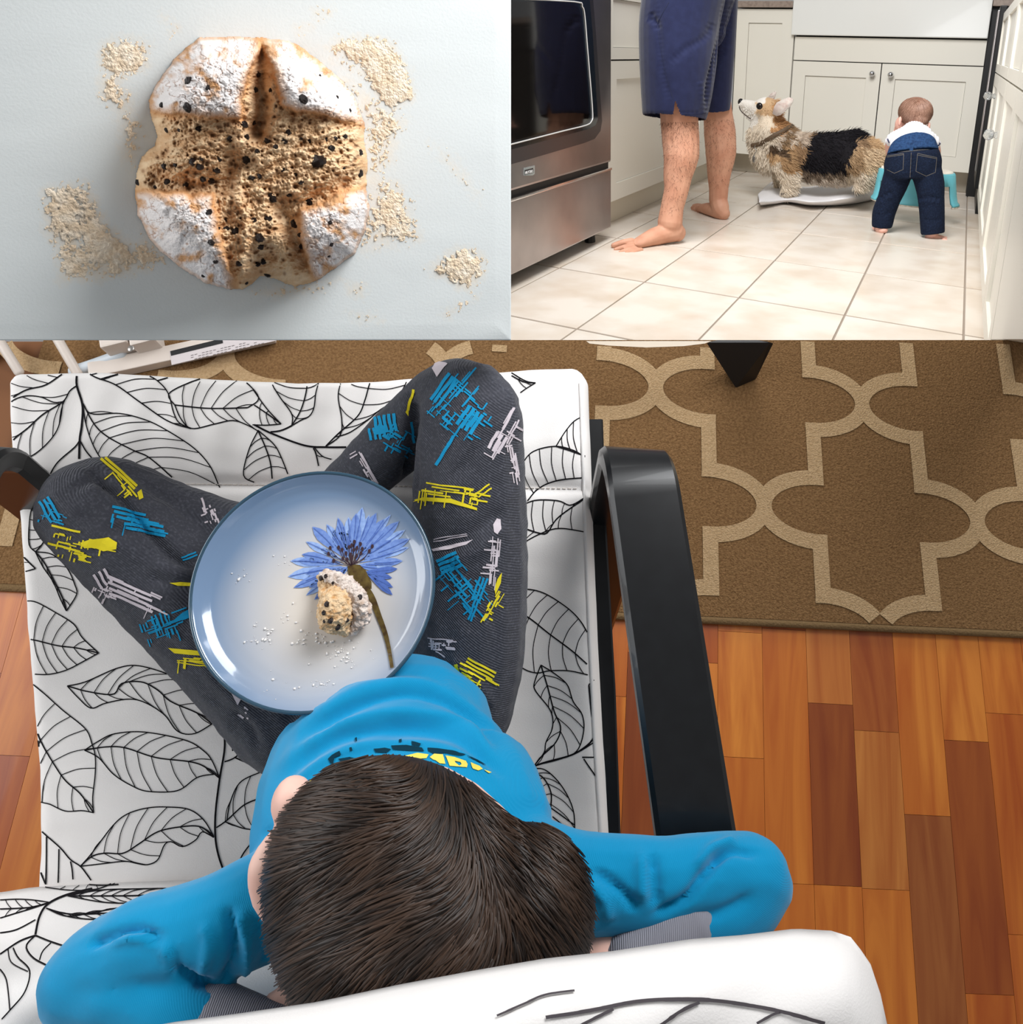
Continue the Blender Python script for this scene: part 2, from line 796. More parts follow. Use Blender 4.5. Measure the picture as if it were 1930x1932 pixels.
def put_chain(pts, lift):
    """flat raised band along a polyline, corners mitred"""
    P = np.array(pts)
    n = len(P)
    prev = None
    z = RZ + 0.0012 + lift
    for i in range(n):
        t1 = P[i] - P[i - 1] if i > 0 else P[1] - P[0]
        t2 = P[i + 1] - P[i] if i < n - 1 else P[n - 1] - P[n - 2]
        t1, t2 = t1 / np.linalg.norm(t1), t2 / np.linalg.norm(t2)
        n1_, n2_ = np.array([-t1[1], t1[0]]), np.array([-t2[1], t2[0]])
        m = (n1_ + n2_)
        m = m / np.linalg.norm(m)
        m = m * HWB / max(m @ n1_, .5)
        a, b = P[i] + m, P[i] - m
        ok = all(q[1] > rug_edge(q[0]) + 0.0025 and q[1] < ycut_at(q[0], RZ) - 0.001 for q in (a, b))
        if ok and prev is not None:
            tl.add([(*prev[0], z), (*a, z), (*b, z), (*prev[1], z)], [(0, 1, 2, 3)])
        prev = (a, b) if ok else None


for i in range(-5, 5):
    for j in range(-3, 4):
        a0, b0 = i + 0.5 * (j % 2), j
        for sx in (1, -1):
            c1 = [rpt(a0 + sx * (.25 - .25 * math.cos(math.pi / 2 * q / 14)), b0 + .28 * math.sin(math.pi / 2 * q / 14)) for q in range(15)]
            c2 = [rpt(a0 + sx * .25, b0 + .28 + .44 * q / 6) for q in range(7)]
            c3 = [rpt(a0 + sx * (.25 + .25 * math.sin(math.pi / 2 * q / 14)), b0 + 1 - .28 * math.cos(math.pi / 2 * q / 14)) for q in range(15)]
            e_ = lambda p, q_: p + (p - q_) / np.linalg.norm(p - q_) * HWB
            base_l = .0002 if sx > 0 else 0
            put_chain(c1 + [e_(c1[-1], c1[-2])], base_l)
            put_chain([e_(c2[0], c2[1])] + c2 + [e_(c2[-1], c2[-2])], base_l + .0004)
            put_chain([e_(c3[0], c3[1])] + c3, base_l + .0001)
tl.build('trellis', rugl, rug, False)

# ---- dark leg and pale edge of a table at the far edge of the rug
black = mat('black_brown_wood', (17, 18, 20), 0.3, 0.35, noise=(60, (13, 13, 15), 0.35, 0.7), coat=0.12)
tb = root('coffee_table', W(1405, 712, RZ), 'dark tapered table leg with a sliver of cream tabletop standing on the rug', 'table')
bq = [W(1388, 733, RZ), W(1427, 716, RZ), W(1420, 690, RZ), W(1372, 700, RZ)]
tq = [W(1334, 645, .10), W(1456, 645, .10), W(1448, 643, .10), W(1340, 643, .10)]
MB().hexa(bq + tq).build('leg', mat('dark_stained_leg', (26, 23, 22), 0.4), tb, False, 0.003)
tp = [(1106, 643.5), (1112, 648), (1150, 652), (1220, 655.5), (1290, 653), (1330, 648), (1342, 643.5)]
v = [W(x, y, .12) for x, y in tp] + [W(x, y, .105) for x, y in tp]
k = len(tp)
mesh('tabletop', v, [tuple(range(k)), tuple(range(2 * k - 1, k - 1, -1))] + [(i, (i + 1) % k, k + (i + 1) % k, k + i) for i in range(k)],
     mat('cream_top', (215, 200, 180), 0.4), tb, False)

# ---- white metal frame behind the armchair (top left)
gt = root('white_metal_frame', W(250, 690, RZ), 'white painted metal frame with screw and printed label lying behind the armchair', 'frame')
wp = mat('white_enamel', (214, 202, 192), 0.35, 0.4)


def wbeam(a, b, half, h, za, zb, name, m, parent, bev=0.002):
    A, B = np.array(W(*a, za)), np.array(W(*b, zb))
    t = unit(B - A)
    n_ = unit(np.cross(t, [0, 0, 1])) * half
    up = np.array([0, 0, h])
    return MB().hexa([A - n_, B - n_, B + n_, A + n_, A - n_ + up, B - n_ + up, B + n_ + up, A + n_ + up]).build(name, m, parent, False, bev)


bm_ = wbeam((178, 708), (520, 634), 0.0135, 0.022, .012, .012, 'beam', wp, gt)
wbeam((322, 676), (520, 630), 0.012, 0.0004, .0345, .0345, 'label_plate', mat('label_white', (205, 196, 196), .5), gt, 0)
wbeam((322, 667), (420, 643), 0.0042, 0.0004, .0351, .0351, 'label_stripe', mat('label_black', (30, 29, 30), .5), gt, 0)
tx = MB()
for r_ in range(3):
    for q in range(22):
        a = 360 + q * 7
        yy = 679 - q * 7 * 0.232 - r_ * 4.2
        if (q * 7 + r_ * 3) % 5 == 0 or yy < 647:
            continue
        A, B = np.array(W(a, yy, .0353)), np.array(W(a + 5, yy - 1.1, .0353))
        n_ = np.array([0, 1, 0]) * 0.0006
        tx.add([A - n_, B - n_, B + n_, A + n_], [(0, 1, 2, 3)])
tx.build('label_print', mat('print_grey', (120, 112, 112), .6), gt, False)
wbeam((214, 668), (262, 656), 0.012, 0.05, .02, .02, 'bracket', wp, gt, 0.003)
wbeam((266, 662), (312, 650), 0.012, 0.046, .02, .02, 'bracket', wp, gt, 0.003)
sc = W(247, 658, .073)
MB().ball(sc, (0.0055, 0.0055, 0.0022)).build('screw', mat('nickel', (170, 165, 160), .3, .5, .8), gt, True)
for a, b in (((-8, 632), (36, 702)), ((104, 632), (146, 704))):
    MB().tube([W(*a, .05), W(*b, .03)], 0.0072, 10, sub=1).build('rod', wp, gt, True)
MB().tube([W(140, 700, .024), W(180, 687, .024), W(232, 668, .03)], 0.0095, 10).build('corner_tube', mat('pale_blue_white', (205, 212, 218), .35), gt, True)

# ---- armchair frame
ch = root('armchair', W(620, 1200, 0.0), 'black bentwood armchair frame with curved armrests around the leaf-print cushion', 'chair')
xc = (W(30, 1060, .42)[0] + W(1122, 1060, .42)[0]) / 2


def arm_path(A, B, inward):
    t = unit(B - A)
    pts = [A, A * .5 + B * .5, B]
    r = 0.05
    dn = np.array([0, 0, -1.0])
    c = B + dn * r
    for q in range(1, 17):
        w = math.pi / 2 * 1.12 * q / 16
        pts.append(c + t * r * math.sin(w) - dn * r * math.cos(w))
    e = pts[-1]
    back = unit(pts[-1] - pts[-2])
    foot = np.array([e[0] - 0.01 + inward, e[1] - 0.14, 0.012])
    pts += [e * .6 + foot * .4, foot, foot + np.array([0, -0.42, 0.0])]
    return pts


def strip(pts, half, thick, name, m, parent, mirror=False, seg_bevel=0.004):
    P = [np.array(p) for p in pts]
    if mirror:
        P = [np.array([2 * xc - p[0], p[1], p[2]]) for p in P]
    rings = []
    for i in range(len(P)):
        t = unit(P[min(i + 1, len(P) - 1)] - P[max(i - 1, 0)])
        s = unit(np.array([1.0, 0, 0]) - t * t[0])
        u = np.cross(s, t)
        e = seg_bevel
        cs = [(-half + e, -thick / 2), (half - e, -thick / 2), (half, -thick / 2 + e), (half, thick / 2 - e),
              (half - e, thick / 2), (-half + e, thick / 2), (-half, thick / 2 - e), (-half, -thick / 2 + e)]
        rings.append([P[i] + s * a + u * b for a, b in cs])
    o = MB().loft(rings).build(name, m, parent, True)
    o.data.set_sharp_from_angle(angle=math.radians(28))
    return o


sides = [(arm_path(W(1345, 1800, .535), W(1216, 938, .545), 0.0), [W(1150, 1700, .33), W(1138, 1300, .33), W(1122, 1000, .36), W(1116, 800, .37)], W(1150, 1690, .33)),
         (arm_path(W(-135, 1800, .535), W(-92, 938, .545), 0.10)[:-1], [W(150, 1700, .31), W(135, 1300, .31), W(110, 1000, .34), W(100, 800, .35)], W(150, 1690, .31))]
for ap, rp, pb in sides:
    strip(ap, 0.0335, 0.022, 'armrest', black, ch)
    strip(rp, 0.012, 0.045, 'side_rail', black, ch, False, 0.002)
    pb = np.array(pb)
    strip([pb, pb + (0.0, -0.10, .25), pb + (0, -0.17, .42)], 0.012, 0.03, 'back_post', black, ch, False, 0.002)
for py, z in ((760, .345), (1500, .31)):
    a, b = W(130, py, z), W(1060, py, z)
    MB().tube([a, b], 0.014, 8, sub=1).build('crossbar', black, ch, True)

# ---- cushion
cot = mat('white_cotton', (238, 234, 231), 0.85, 0.15, bump=(900, 0.12), sheen=0.1)
ink = mat('black_ink', (18, 16, 20), 0.8, 0.1)
cu = root('chair_cushion', W(560, 1200, .36), 'white cotton chair cushion printed with black outlined leaves', 'cushion')


def interp(tab, v):
    t = np.array(tab, float)
    return np.interp(v, t[:, 0], t[:, 1])


def seat_pad():
    yl = [(0, 694), (.05, 720), (.2, 860), (.4, 1060), (.6, 1260), (.8, 1470), (.93, 1600), (1, 1700)]
    left = [(690, 3), (720, 6), (860, 16), (1060, 32), (1250, 46), (1450, 61), (1600, 64), (1700, 60)]
    right = [(690, 1108), (850, 1112), (1000, 1117), (1200, 1125), (1400, 1136), (1590, 1150), (1700, 1162)]
    topy = [(0, 704), (.02, 694), (.15, 690), (.3, 700), (.5, 712), (.63, 710), (.72, 702), (.9, 684), (.98, 682), (1, 694)]
    NU, NV = 120, 130
    us = 0.5 - 0.5 * np.cos(np.pi * np.linspace(0, 1, NU + 1)) * (0.6 + 0.4) if False else np.linspace(0, 1, NU + 1)
    vs = np.linspace(0, 1, NV + 1)
    pts = []
    for v in vs:
        for u in us:
            y = interp(yl, v)
            ty = interp(topy, u)
            y = y + (ty - 694) * max(0, 1 - v * 4)
            x = interp(left, y) * (1 - u) + interp(right, y) * u
            z = .445 - .075 * v
            p = W(x, y, z)
            # rounded border and soft body
            e = min(u, 1 - u) * 0.62
            ev = v * 0.55
            def rnd(q, r):
                q = min(q / r, 1)
                return r * (1 - math.sqrt(max(1 - (1 - q) ** 2, 0)))
            dz = rnd(e, 0.016) + rnd(ev, 0.028)
            px_, py_ = x, y
            # stitched channel across the seat
            sy = 915 + (px_ - 550) * 0.012
            dz += 0.007 * math.exp(-((py_ - sy) / 11) ** 2) - 0.006 * math.exp(-((py_ - sy + 75) / 60) ** 2)
            pts.append((p[0], p[1], p[2] - dz))
    P = np.array(pts)
    x, y, d = px_of(P)
    P[:, 2] += 0.0022 * fbm(np.c_[x, y, x * 0], 0.004, 2) + 0.0010 * fbm(np.c_[x * .6, y * 2.0, x * 0], 0.012, 2)
    fr = np.exp(-((y - 800) / 90) ** 2)
    P[:, 2] += 0.0011 * fr * np.sin(x / 13.0 + 2 * np.sin(y / 60))      # gathers of the front roll
    vs_ = [tuple(p) for p in P]
    fs = []
    for j in range(NV):
        for i in range(NU):
            a = j * (NU + 1) + i
            fs.append((a, a + NU + 1, a + NU + 2, a + 1))
    # skirt
    ring = [i for i in range(NU + 1)] + [j * (NU + 1) + NU for j in range(1, NV + 1)] \
        + [NV * (NU + 1) + i for i in range(NU - 1, -1, -1)] + [j * (NU + 1) for j in range(NV - 1, 0, -1)]
    base = len(vs_)
    cen = P.mean(0)
    for lvl, (out, dz) in enumerate(((0.004, .018), (0.004, .042), (-0.006, .062))):
        for i in ring:
            p = P[i]
            o = p[:2] - cen[:2]
            o = o / np.linalg.norm(o) * out
            vs_.append((p[0] + o[0], p[1] + o[1], p[2] - dz))
    m = len(ring)
    for k in range(m):
        k2 = (k + 1) % m
        fs.append((ring[k], ring[k2], base + k2, base + k))
        for l in range(2):
            fs.append((base + l * m + k, base + l * m + k2, base + (l + 1) * m + k2, base + (l + 1) * m + k))
    fs.append(tuple(base + 2 * m + k for k in range(m)))
    return mesh('seat_pad', vs_, fs, cot, cu)


seat = seat_pad()


def grid_pad(name, fn, NU, NV, thick, m, parent):
    """fn(u, v) -> world point of the visible face; given thickness away from the lens"""
    P = np.array([fn(u, v) for v in np.linspace(0, 1, NV + 1) for u in np.linspace(0, 1, NU + 1)])
    G = P.reshape(NV + 1, NU + 1, 3)
    du = np.gradient(G, axis=1)
    dv = np.gradient(G, axis=0)
    n = np.cross(du, dv)
    n /= np.linalg.norm(n, axis=2)[:, :, None] + 1e-12
    if ((G - CAMPOS) * n).sum() > 0:
        n = -n
    vs_ = [tuple(p) for p in P] + [tuple(p) for p in (G - n * thick).reshape(-1, 3)]
    M = (NU + 1) * (NV + 1)
    fs = []
    for j in range(NV):
        for i in range(NU):
            a = j * (NU + 1) + i
            fs.append((a, a + 1, a + NU + 2, a + NU + 1))
            fs.append((M + a, M + a + NU + 1, M + a + NU + 2, M + a + 1))
    ring = [i for i in range(NU + 1)] + [j * (NU + 1) + NU for j in range(1, NV + 1)] \
        + [NV * (NU + 1) + i for i in range(NU - 1, -1, -1)] + [j * (NU + 1) for j in range(NV - 1, 0, -1)]
    k = len(ring)
    for q in range(k):
        a, b = ring[q], ring[(q + 1) % k]
        fs.append((b, a, M + a, M + b))
    o = mesh(name, vs_, fs, m, parent)
    bm = bmesh.new()
    bm.from_mesh(o.data)
    bmesh.ops.recalc_face_normals(bm, faces=bm.faces)
    bm.to_mesh(o.data)
    bm.free()
    o.data.polygons.foreach_set('use_smooth', [True] * len(o.data.polygons))
    return o


def back_fn(u, v):
    x = -170 + u * 1420
    ytop = interp([(-200, 1692), (0, 1684), (60, 1674), (250, 1664), (480, 1656), (800, 1652), (1160, 1660)], x)
    y = ytop + v * (1990 - ytop)
    z = .385 + .24 * (v ** 0.9)
    e = min(u, 1 - u)
    z -= 0.03 * max(0, 1 - e / 0.05) ** 2
    z += 0.004 * math.sin(x * 0.013 + 3 * v) * math.sin(v * 3)
    return W(x, y, z)


back = grid_pad('back_pad', back_fn, 70, 30, 0.05, cot, cu)


def head_fn(u, v):
    x = 180 + u * 1500
    ye = interp([(180, 1955), (330, 1928), (450, 1912), (600, 1890), (750, 1858), (900, 1830), (1030, 1808), (1150, 1795), (1300, 1772),
                 (1400, 1764), (1500, 1752), (1570, 1756), (1605, 1768), (1640, 1812), (1660, 1870), (1680, 1960)], x)
    y = ye + v * (2200 - ye)
    d = .455 - .05 * (1 - (1 - min(v * 2.2, 1)) ** 2) ** 0.5 - 0.02 * v
    e = 1 - u
    d += 0.02 * max(0, 1 - e / 0.06) ** 2
    d += 0.0022 * math.sin(x * .022 + v * 4) * math.sin(v * 7)
    return WD(x, y, d)


headp = grid_pad('head_pad', head_fn, 80, 30, 0.05, cot, cu)

# piping and stitch lines of the seat
tr = bvh(seat)
pp = []
for y in range(700, 1600, 25):
    x = interp([(690, 1093), (850, 1098), (1000, 1103), (1200, 1111), (1400, 1121), (1590, 1134), (1700, 1150)], y)
    p, n = cast(tr, x, y, 0.001)
    if p is not None:
        pp.append(np.array(p))
MB().tube(pp, 0.0022, 6, sub=1).build('piping', cot, cu, True)
pp = []
for x in range(40, 1100, 30):
    p, n = cast(tr, x, 915 + (x - 550) * .012, 0.0004)
    if p is not None:
        pp.append(np.array(p))
st = MB()
for a, b in zip(pp[:-1], pp[1:]):
    for q in range(3):
        s0, s1 = q / 3 + .06, q / 3 + .24
        st.tube([a + (b - a) * s0, a + (b - a) * s1], 0.0006, 4, sub=1)
st.build('stitching', mat('thread', (222, 214, 206), .8), cu, True)

# ---- leaf print
cA = lambda p: (p[0] / 3.939, 640 + p[1] / 3.939)
cC = lambda p: (p[0] / 3.22, 1100 + p[1] / 3.22)
cB = lambda p: (480 + p[0] / 2.969, 640 + p[1] / 2.969)
cE = lambda p: (800 + p[0] / 3.22, 1000 + p[1] / 3.22)
cG = lambda p: (p[0] / 3.217, 1640 + p[1] / 3.217)
cH = lambda p: (1050 + p[0] / 2.969, 1540 + p[1] / 2.969)
lp = MB()


def at_t(Q, t):
    return Q[int(round(min(max(t, 0), 1) * (len(Q) - 1)))]


def leaf(cv, mid, s1=None, s2=None, nv=7, tree=None, w=2.2, lean=0.16):
    tree = tree or tr
    mid = [cv(p) for p in mid]
    if mid:
        ribbon(lp, tree, mid, w * 1.15)
        M = spline2(mid, 2)
    for sgn, s in ((0, s1), (1, s2)):
        if not s:
            continue
        s = [cv(p) for p in s]
        ribbon(lp, tree, s, w)
        if not mid:
            continue
        S = spline2(s, 2)
        for k in range(1, nv + 1):
            t = k / (nv + 1)
            a, b = at_t(M, t - lean * (0.5 - abs(t - .5)) + 0.0), at_t(S, t + lean * 0.6)
            m_ = (a + b) / 2
            nrm = np.array([-(b - a)[1], (b - a)[0]]) * (0.07 if sgn else -0.07)
            ribbon(lp, tree, [a, m_ + nrm, b], w * 0.72)


leaf(cA, [(560, 195), (430, 285), (330, 345), (190, 380), (60, 460)], [(560, 195), (300, 212), (90, 225), (35, 340), (45, 480)], None, 5)
leaf(cA, [(575, 345), (520, 385), (470, 465), (320, 560), (210, 660), (120, 730), (75, 790)],
     [(470, 465), (400, 470), (300, 430), (180, 425), (75, 480), (60, 620), (75, 790)],
     [(470, 465), (440, 640), (375, 750), (265, 850), (140, 915), (105, 955)], 5)
leaf(cA, [(585, 205), (570, 330), (615, 490), (610, 640), (595, 740), (590, 890)], nv=0, w=3.6)
leaf(cA, [(620, 480), (700, 630), (800, 725), (990, 825), (1110, 880), (1280, 1025)],
     [(620, 480), (680, 555), (880, 552), (1050, 590), (1200, 655), (1430, 800), (1560, 940), (1635, 1105)],
     [(620, 500), (645, 650), (705, 810), (800, 950), (950, 1080)], 8)
leaf(cA, [(590, 210), (700, 280), (860, 340), (1050, 475), (1250, 610), (1420, 665)],
     [(740, 300), (830, 275), (930, 255), (1070, 265), (1170, 310), (1250, 400), (1290, 540), (1330, 620), (1420, 665)], None, 7)
leaf(cA, [(1300, 490), (1550, 515), (1840, 510)], [(1300, 490), (1260, 400), (1480, 300), (1690, 275), (1830, 325), (1925, 440), (1840, 510)],
     [(1300, 490), (1350, 600), (1430, 665), (1600, 630), (1730, 605), (1840, 640), (1930, 690)], 6)
leaf(cA, [(1170, 310), (1260, 285), (1350, 258)], nv=0, w=2)
leaf(cA, [(600, 740), (560, 800), (430, 915), (360, 1030)], nv=0)
leaf(cA, [(600, 760), (640, 830), (690, 890)], nv=0)
leaf(cA, [(440, 1250), (330, 1500), (265, 1580)], [(290, 1165), (235, 1270), (218, 1400), (220, 1530), (265, 1580)], None, 5)
leaf(cA, [(120, 1545), (190, 1630), (265, 1705)], [(265, 1705), (160, 1730), (135, 1690), (170, 1610)], None, 3)
leaf(cA, [(265, 1580), (330, 1660), (400, 1790), (470, 1930), (495, 2020)],
     [(265, 1580), (390, 1600), (500, 1700), (560, 1830), (570, 1900), (495, 2020)], [(265, 1580), (320, 1690), (395, 1800), (455, 1940), (495, 2020)], 5)
leaf(cC, [(150, 335), (220, 348), (350, 380), (470, 395), (600, 425)], [(130, 115), (210, 112), (340, 180), (450, 250), (500, 330), (600, 425)],
     [(175, 550), (290, 555), (400, 530), (500, 480), (600, 425)], 6)
leaf(cC, [(410, 625), (540, 660), (690, 675), (740, 610), (860, 600), (960, 650), (1040, 720), (1200, 790), (1290, 855)],
     [(410, 625), (520, 600), (720, 515), (860, 505), (1080, 575), (1200, 640), (1260, 740), (1290, 850)],
     [(410, 625), (480, 700), (555, 760), (640, 730), (780, 705), (880, 725), (1000, 800), (1080, 900), (1180, 915), (1290, 855)], 9)
leaf(cC, [(515, 1015), (640, 995), (760, 1000), (950, 1060), (1200, 1095), (1335, 1185)],
     [(515, 1015), (600, 960), (700, 915), (880, 905), (1130, 955), (1240, 1020), (1290, 1080), (1335, 1185)],
     [(515, 1015), (600, 1060), (690, 1160), (800, 1230), (900, 1265), (1080, 1260), (1200, 1180), (1310, 1160)], 8)
leaf(cC, [(200, 820), (250, 960), (330, 1100), (400, 1200), (490, 1280), (570, 1395)],
     [(175, 590), (280, 680), (380, 770), (520, 885), (560, 975), (580, 1050), (580, 1160), (565, 1300), (570, 1395)],
     [(215, 880), (237, 980), (228, 1100), (222, 1300), (310, 1345), (400, 1385), (500, 1382), (570, 1395)], 7)
leaf(cC, [(490, 1720), (560, 1660), (640, 1640), (750, 1640), (850, 1580), (960, 1510), (1100, 1480), (1220, 1480), (1300, 1545)],
     [(490, 1720), (560, 1640), (690, 1470), (780, 1400), (900, 1365), (1020, 1360), (1150, 1375), (1240, 1440), (1300, 1540)],
     [(490, 1720), (620, 1705), (760, 1690), (840, 1705), (900, 1710), (960, 1680), (1000, 1590), (1040, 1570), (1110, 1600), (1190, 1560), (1230, 1510), (1300, 1545)], 8)
for q in ([(230, 1480), (280, 1530), (370, 1610), (430, 1680), (490, 1720), (530, 1770), (555, 1805)], [(285, 1540), (284, 1700), (280, 1830)],
          [(360, 1615), (358, 1720), (355, 1820)], [(430, 1690), (440, 1740), (445, 1800)], [(235, 1700), (255, 1770), (280, 1830)],
          [(910, 385), (960, 450), (1060, 510), (1180, 565)], [(1450, 1770), (1460, 1680), (1510, 1600), (1550, 1570)],
          [(1365, 1085), (1440, 1050), (1530, 930)], [(1415, 1020), (1410, 930), (1445, 810)], [(1430, 1060), (1500, 1090), (1570, 1100)],
          [(1345, 770), (1375, 735)]):
    ribbon(lp, tr, [cC(p) for p in q], 2.6)
ribbon(lp, tr, [cC(p) for p in [(1290, 650), (1345, 790), (1360, 880), (1365, 1010), (1335, 1190), (1310, 1400), (1310, 1550), (1330, 1660), (1370, 1775)]], 3.6)
leaf(cC, [(1315, 1485), (1380, 1440), (1480, 1350), (1570, 1310)], [(1380, 1440), (1400, 1330), (1460, 1210), (1578, 1150)],
     [(1370, 1450), (1480, 1490), (1578, 1500)], 3)
leaf(cB, [(210, 485), (260, 400), (290, 300), (300, 210)], [(210, 485), (210, 420), (140, 320), (95, 240), (112, 208)],
     [(210, 485), (260, 455), (310, 430), (335, 380), (345, 300), (370, 215)], 4)
ribbon(lp, tr, [cB(p) for p in [(90, 520), (150, 512), (210, 485)]], 3)
leaf(cB, [(400, 600), (470, 530), (580, 430), (620, 340), (650, 240), (690, 190)], [(400, 600), (480, 540), (490, 450), (470, 320), (490, 230), (510, 205)],
     [(470, 545), (540, 520), (640, 450), (700, 400), (800, 330), (860, 225)], 5)
ribbon(lp, tr, [cB(p) for p in [(0, 480), (100, 530), (280, 595), (400, 605), (515, 605)]], 3.6)
leaf(cB, [(20, 510), (60, 600), (90, 690), (100, 780)], [(20, 510), (110, 590), (150, 660), (188, 755)], [(20, 515), (-30, 620), (-60, 760), (0, 800)], 4)
leaf(cB, [(330, 610), (345, 640), (360, 710)], None, [(335, 605), (380, 655), (432, 672)], 1)
leaf(cB, [(0, 370), (60, 410), (150, 475)], [(-5, 285), (70, 390), (150, 475)], [(-10, 480), (70, 482), (150, 475)], 3)
leaf(cB, [(1440, 205), (1510, 240), (1575, 245)], [(1440, 190), (1520, 235), (1575, 245)], [(1490, 300), (1530, 272), (1575, 245)], 2)
leaf(cB, [(1690, 600), (1770, 625), (1850, 655)], [(1690, 600), (1740, 520), (1790, 460), (1840, 432)], None, 3, lean=0)
leaf(cB, [(1530, 905), (1600, 830), (1700, 790), (1845, 775)], [(1478, 760), (1500, 700), (1560, 630), (1680, 600), (1780, 620), (1850, 660)], None, 6, lean=0)
leaf(cB, [(1430, 1080), (1500, 1060), (1590, 1085), (1640, 1085), (1700, 1000), (1840, 900)],
     [(1455, 960), (1560, 905), (1700, 905), (1770, 930), (1845, 890)], [(1400, 1250), (1470, 1170), (1580, 1100), (1700, 1060), (1850, 1080)], 6, lean=0)
leaf(cE, [(445, 470), (540, 480), (640, 535), (760, 630), (900, 735), (990, 815)],
     [(455, 380), (590, 358), (720, 380), (860, 465), (940, 540), (990, 620)],
     [(447, 480), (455, 640), (520, 770), (610, 845), (690, 868), (760, 855), (880, 855), (995, 880)], 7)
leaf(cE, [(710, 820), (750, 950), (790, 1100), (830, 1200), (800, 1290), (720, 1370), (670, 1430)],
     [(710, 820), (790, 870), (870, 940), (905, 1040), (960, 1120), (970, 1220), (930, 1340), (830, 1390), (670, 1430)],
     [(710, 820), (670, 930), (680, 980), (770, 1100), (780, 1200), (740, 1290), (730, 1350), (670, 1430)], 8)
ribbon(lp, tr, [cE(p) for p in [(525, 1495), (640, 1445), (740, 1410), (900, 1365), (1000, 1300), (1040, 1240)]], 3.4)
leaf(cE, [(640, 1465), (720, 1500), (770, 1590), (770, 1680), (760, 1730)], [(630, 1455), (720, 1450), (800, 1510), (870, 1610), (910, 1720), (915, 1850)],
     [(630, 1460), (640, 1530), (680, 1590), (680, 1650), (700, 1690)], 5)
for q in ([(760, 1680), (830, 1730), (912, 1790)], [(780, 1740), (840, 1790), (900, 1850)], [(960, 1380), (1040, 1380)], [(970, 1390), (1045, 1500)], [(915, 1360), (970, 1330), (1030, 1290)],
          [(1000, 940), (1015, 1100), (1035, 1240)], [(1000, 940), (1030, 910)]):
    ribbon(lp, tr, [cE(p) for p in q], 2.4)
trb = bvh(back)
leaf(cG, [(410, 165), (640, 165), (900, 160), (1200, 130)], [(410, 165), (600, 130), (850, 122), (1050, 120), (1200, 130)],
     [(410, 165), (640, 205), (850, 205), (1050, 180), (1200, 130)], 9, trb, 2.2)
leaf(cG, [(300, 205), (180, 235), (0, 245)], [(300, 205), (200, 190), (100, 185), (0, 190)], [(300, 205), (180, 245), (80, 275), (0, 300)], 4, trb, 2.2)
leaf(cG, [(280, 240), (420, 275), (640, 270), (1010, 250)], [(280, 240), (400, 288), (540, 270), (740, 235), (900, 230), (1010, 250)],
     [(280, 240), (420, 292), (600, 308), (800, 290), (1010, 250)], 7, trb, 2.2)
leaf(cG, [(440, 85), (600, 100), (720, 95)], [(235, 105), (400, 78), (560, 60), (760, 45)], [(235, 105), (420, 130), (600, 120), (760, 45)], 6, trb, 2.0)
leaf(cG, [(1225, 165), (1300, 140), (1420, 130)], [(1225, 165), (1260, 110), (1400, 85)], [(1225, 165), (1260, 190), (1350, 180)], 5, trb, 2.0)
for q, w in (([(560, 120), (400, 160), (290, 215), (240, 290), (215, 400)], 4), ([(80, 480), (110, 540), (180, 620), (150, 750), (60, 860), (10, 915)], 2.6),
             ([(50, 490), (70, 570), (170, 625)], 2), ([(0, 610), (40, 680), (60, 860)], 2.4), ([(215, 405), (160, 470), (200, 540), (290, 590)], 3),
             ([(215, 405), (300, 440), (420, 480)], 3), ([(310, 450), (260, 500), (240, 555)], 2.4), ([(215, 405), (120, 440), (0, 520)], 3), ([(215, 310), (100, 370), (0, 390)], 2.4),
             ([(1520, 780), (1600, 850)], 2.4), ([(1640, 780), (1720, 820)], 2.4)):
    ribbon(lp, trb, [cG(p) for p in q], w)
for q in ([(215, 670), (230, 720), (260, 780)], [(290, 640), (300, 690), (325, 745)], [(405, 600), (404, 640), (404, 670)]):
    ribbon(lp, trb, [cH(p) for p in q], 2.6)
lpo = lp.build('leaf_print', ink, cu, False)
lp = MB()
trh = bvh(headp)
for q, w in (([(-60, 1130), (0, 1120), (200, 1090), (450, 1045), (700, 1030), (900, 1035), (1100, 1065), (1300, 1105), (1500, 1155)], 7), ([(100, 1190), (200, 1140), (320, 1085)], 6),
             ([(570, 1180), (700, 1090), (800, 1045)], 6), ([(1120, 1160), (1230, 1105), (1290, 1100)], 5), ([(-330, 1125), (-180, 1060), (-60, 1010), (100, 985)], 4)):
    ribbon(lp, trh, [cH(p) for p in q], w, 0.0012)
lp.build('headrest_print', mat('grey_ink', (70, 64, 68), .8), cu, False)
# ================================================================== SEATED CHILD
kid = root('person', W(745, 1330, .38), 'seated child in turquoise shirt and dark patterned trousers, legs crossed, hands behind head', 'person')
shirtm = mat('turquoise_rib_knit', (2, 130, 178), 0.85, 0.12, noise=(3, (3, 140, 188), 0.3, 0.7), wave=(420, 0.15, 'DIAGONAL'), sheen=0.25)
pantm = mat('charcoal_rib_knit', (62, 63, 70), 0.9, 0.1, noise=(420, (84, 85, 93), 0.5, 0.75, 2), wave=(210, 0.5, 'DIAGONAL'), sheen=0.15)
cuffm = mat('grey_rib_cuff', (140, 140, 150), 0.9, 0.1, wave=(220, 0.5, 'X'), sheen=0.15)
skinm = mat('child_skin', (238, 196, 180), 0.55, 0.3, noise=(30, (232, 182, 166), 0.35, 0.7))


def T(mb, pts, seg=16, flat=None, ref=None, sub=5):
    """tube from (px, py, z, radius in px)"""
    P = [W(p[0], p[1], p[2]) for p in pts]
    R = [pxsize(P[i], pts[i][3]) for i in range(len(pts))]
    mb.tube(P, R, seg, flat, ref, True, sub)
    return mb


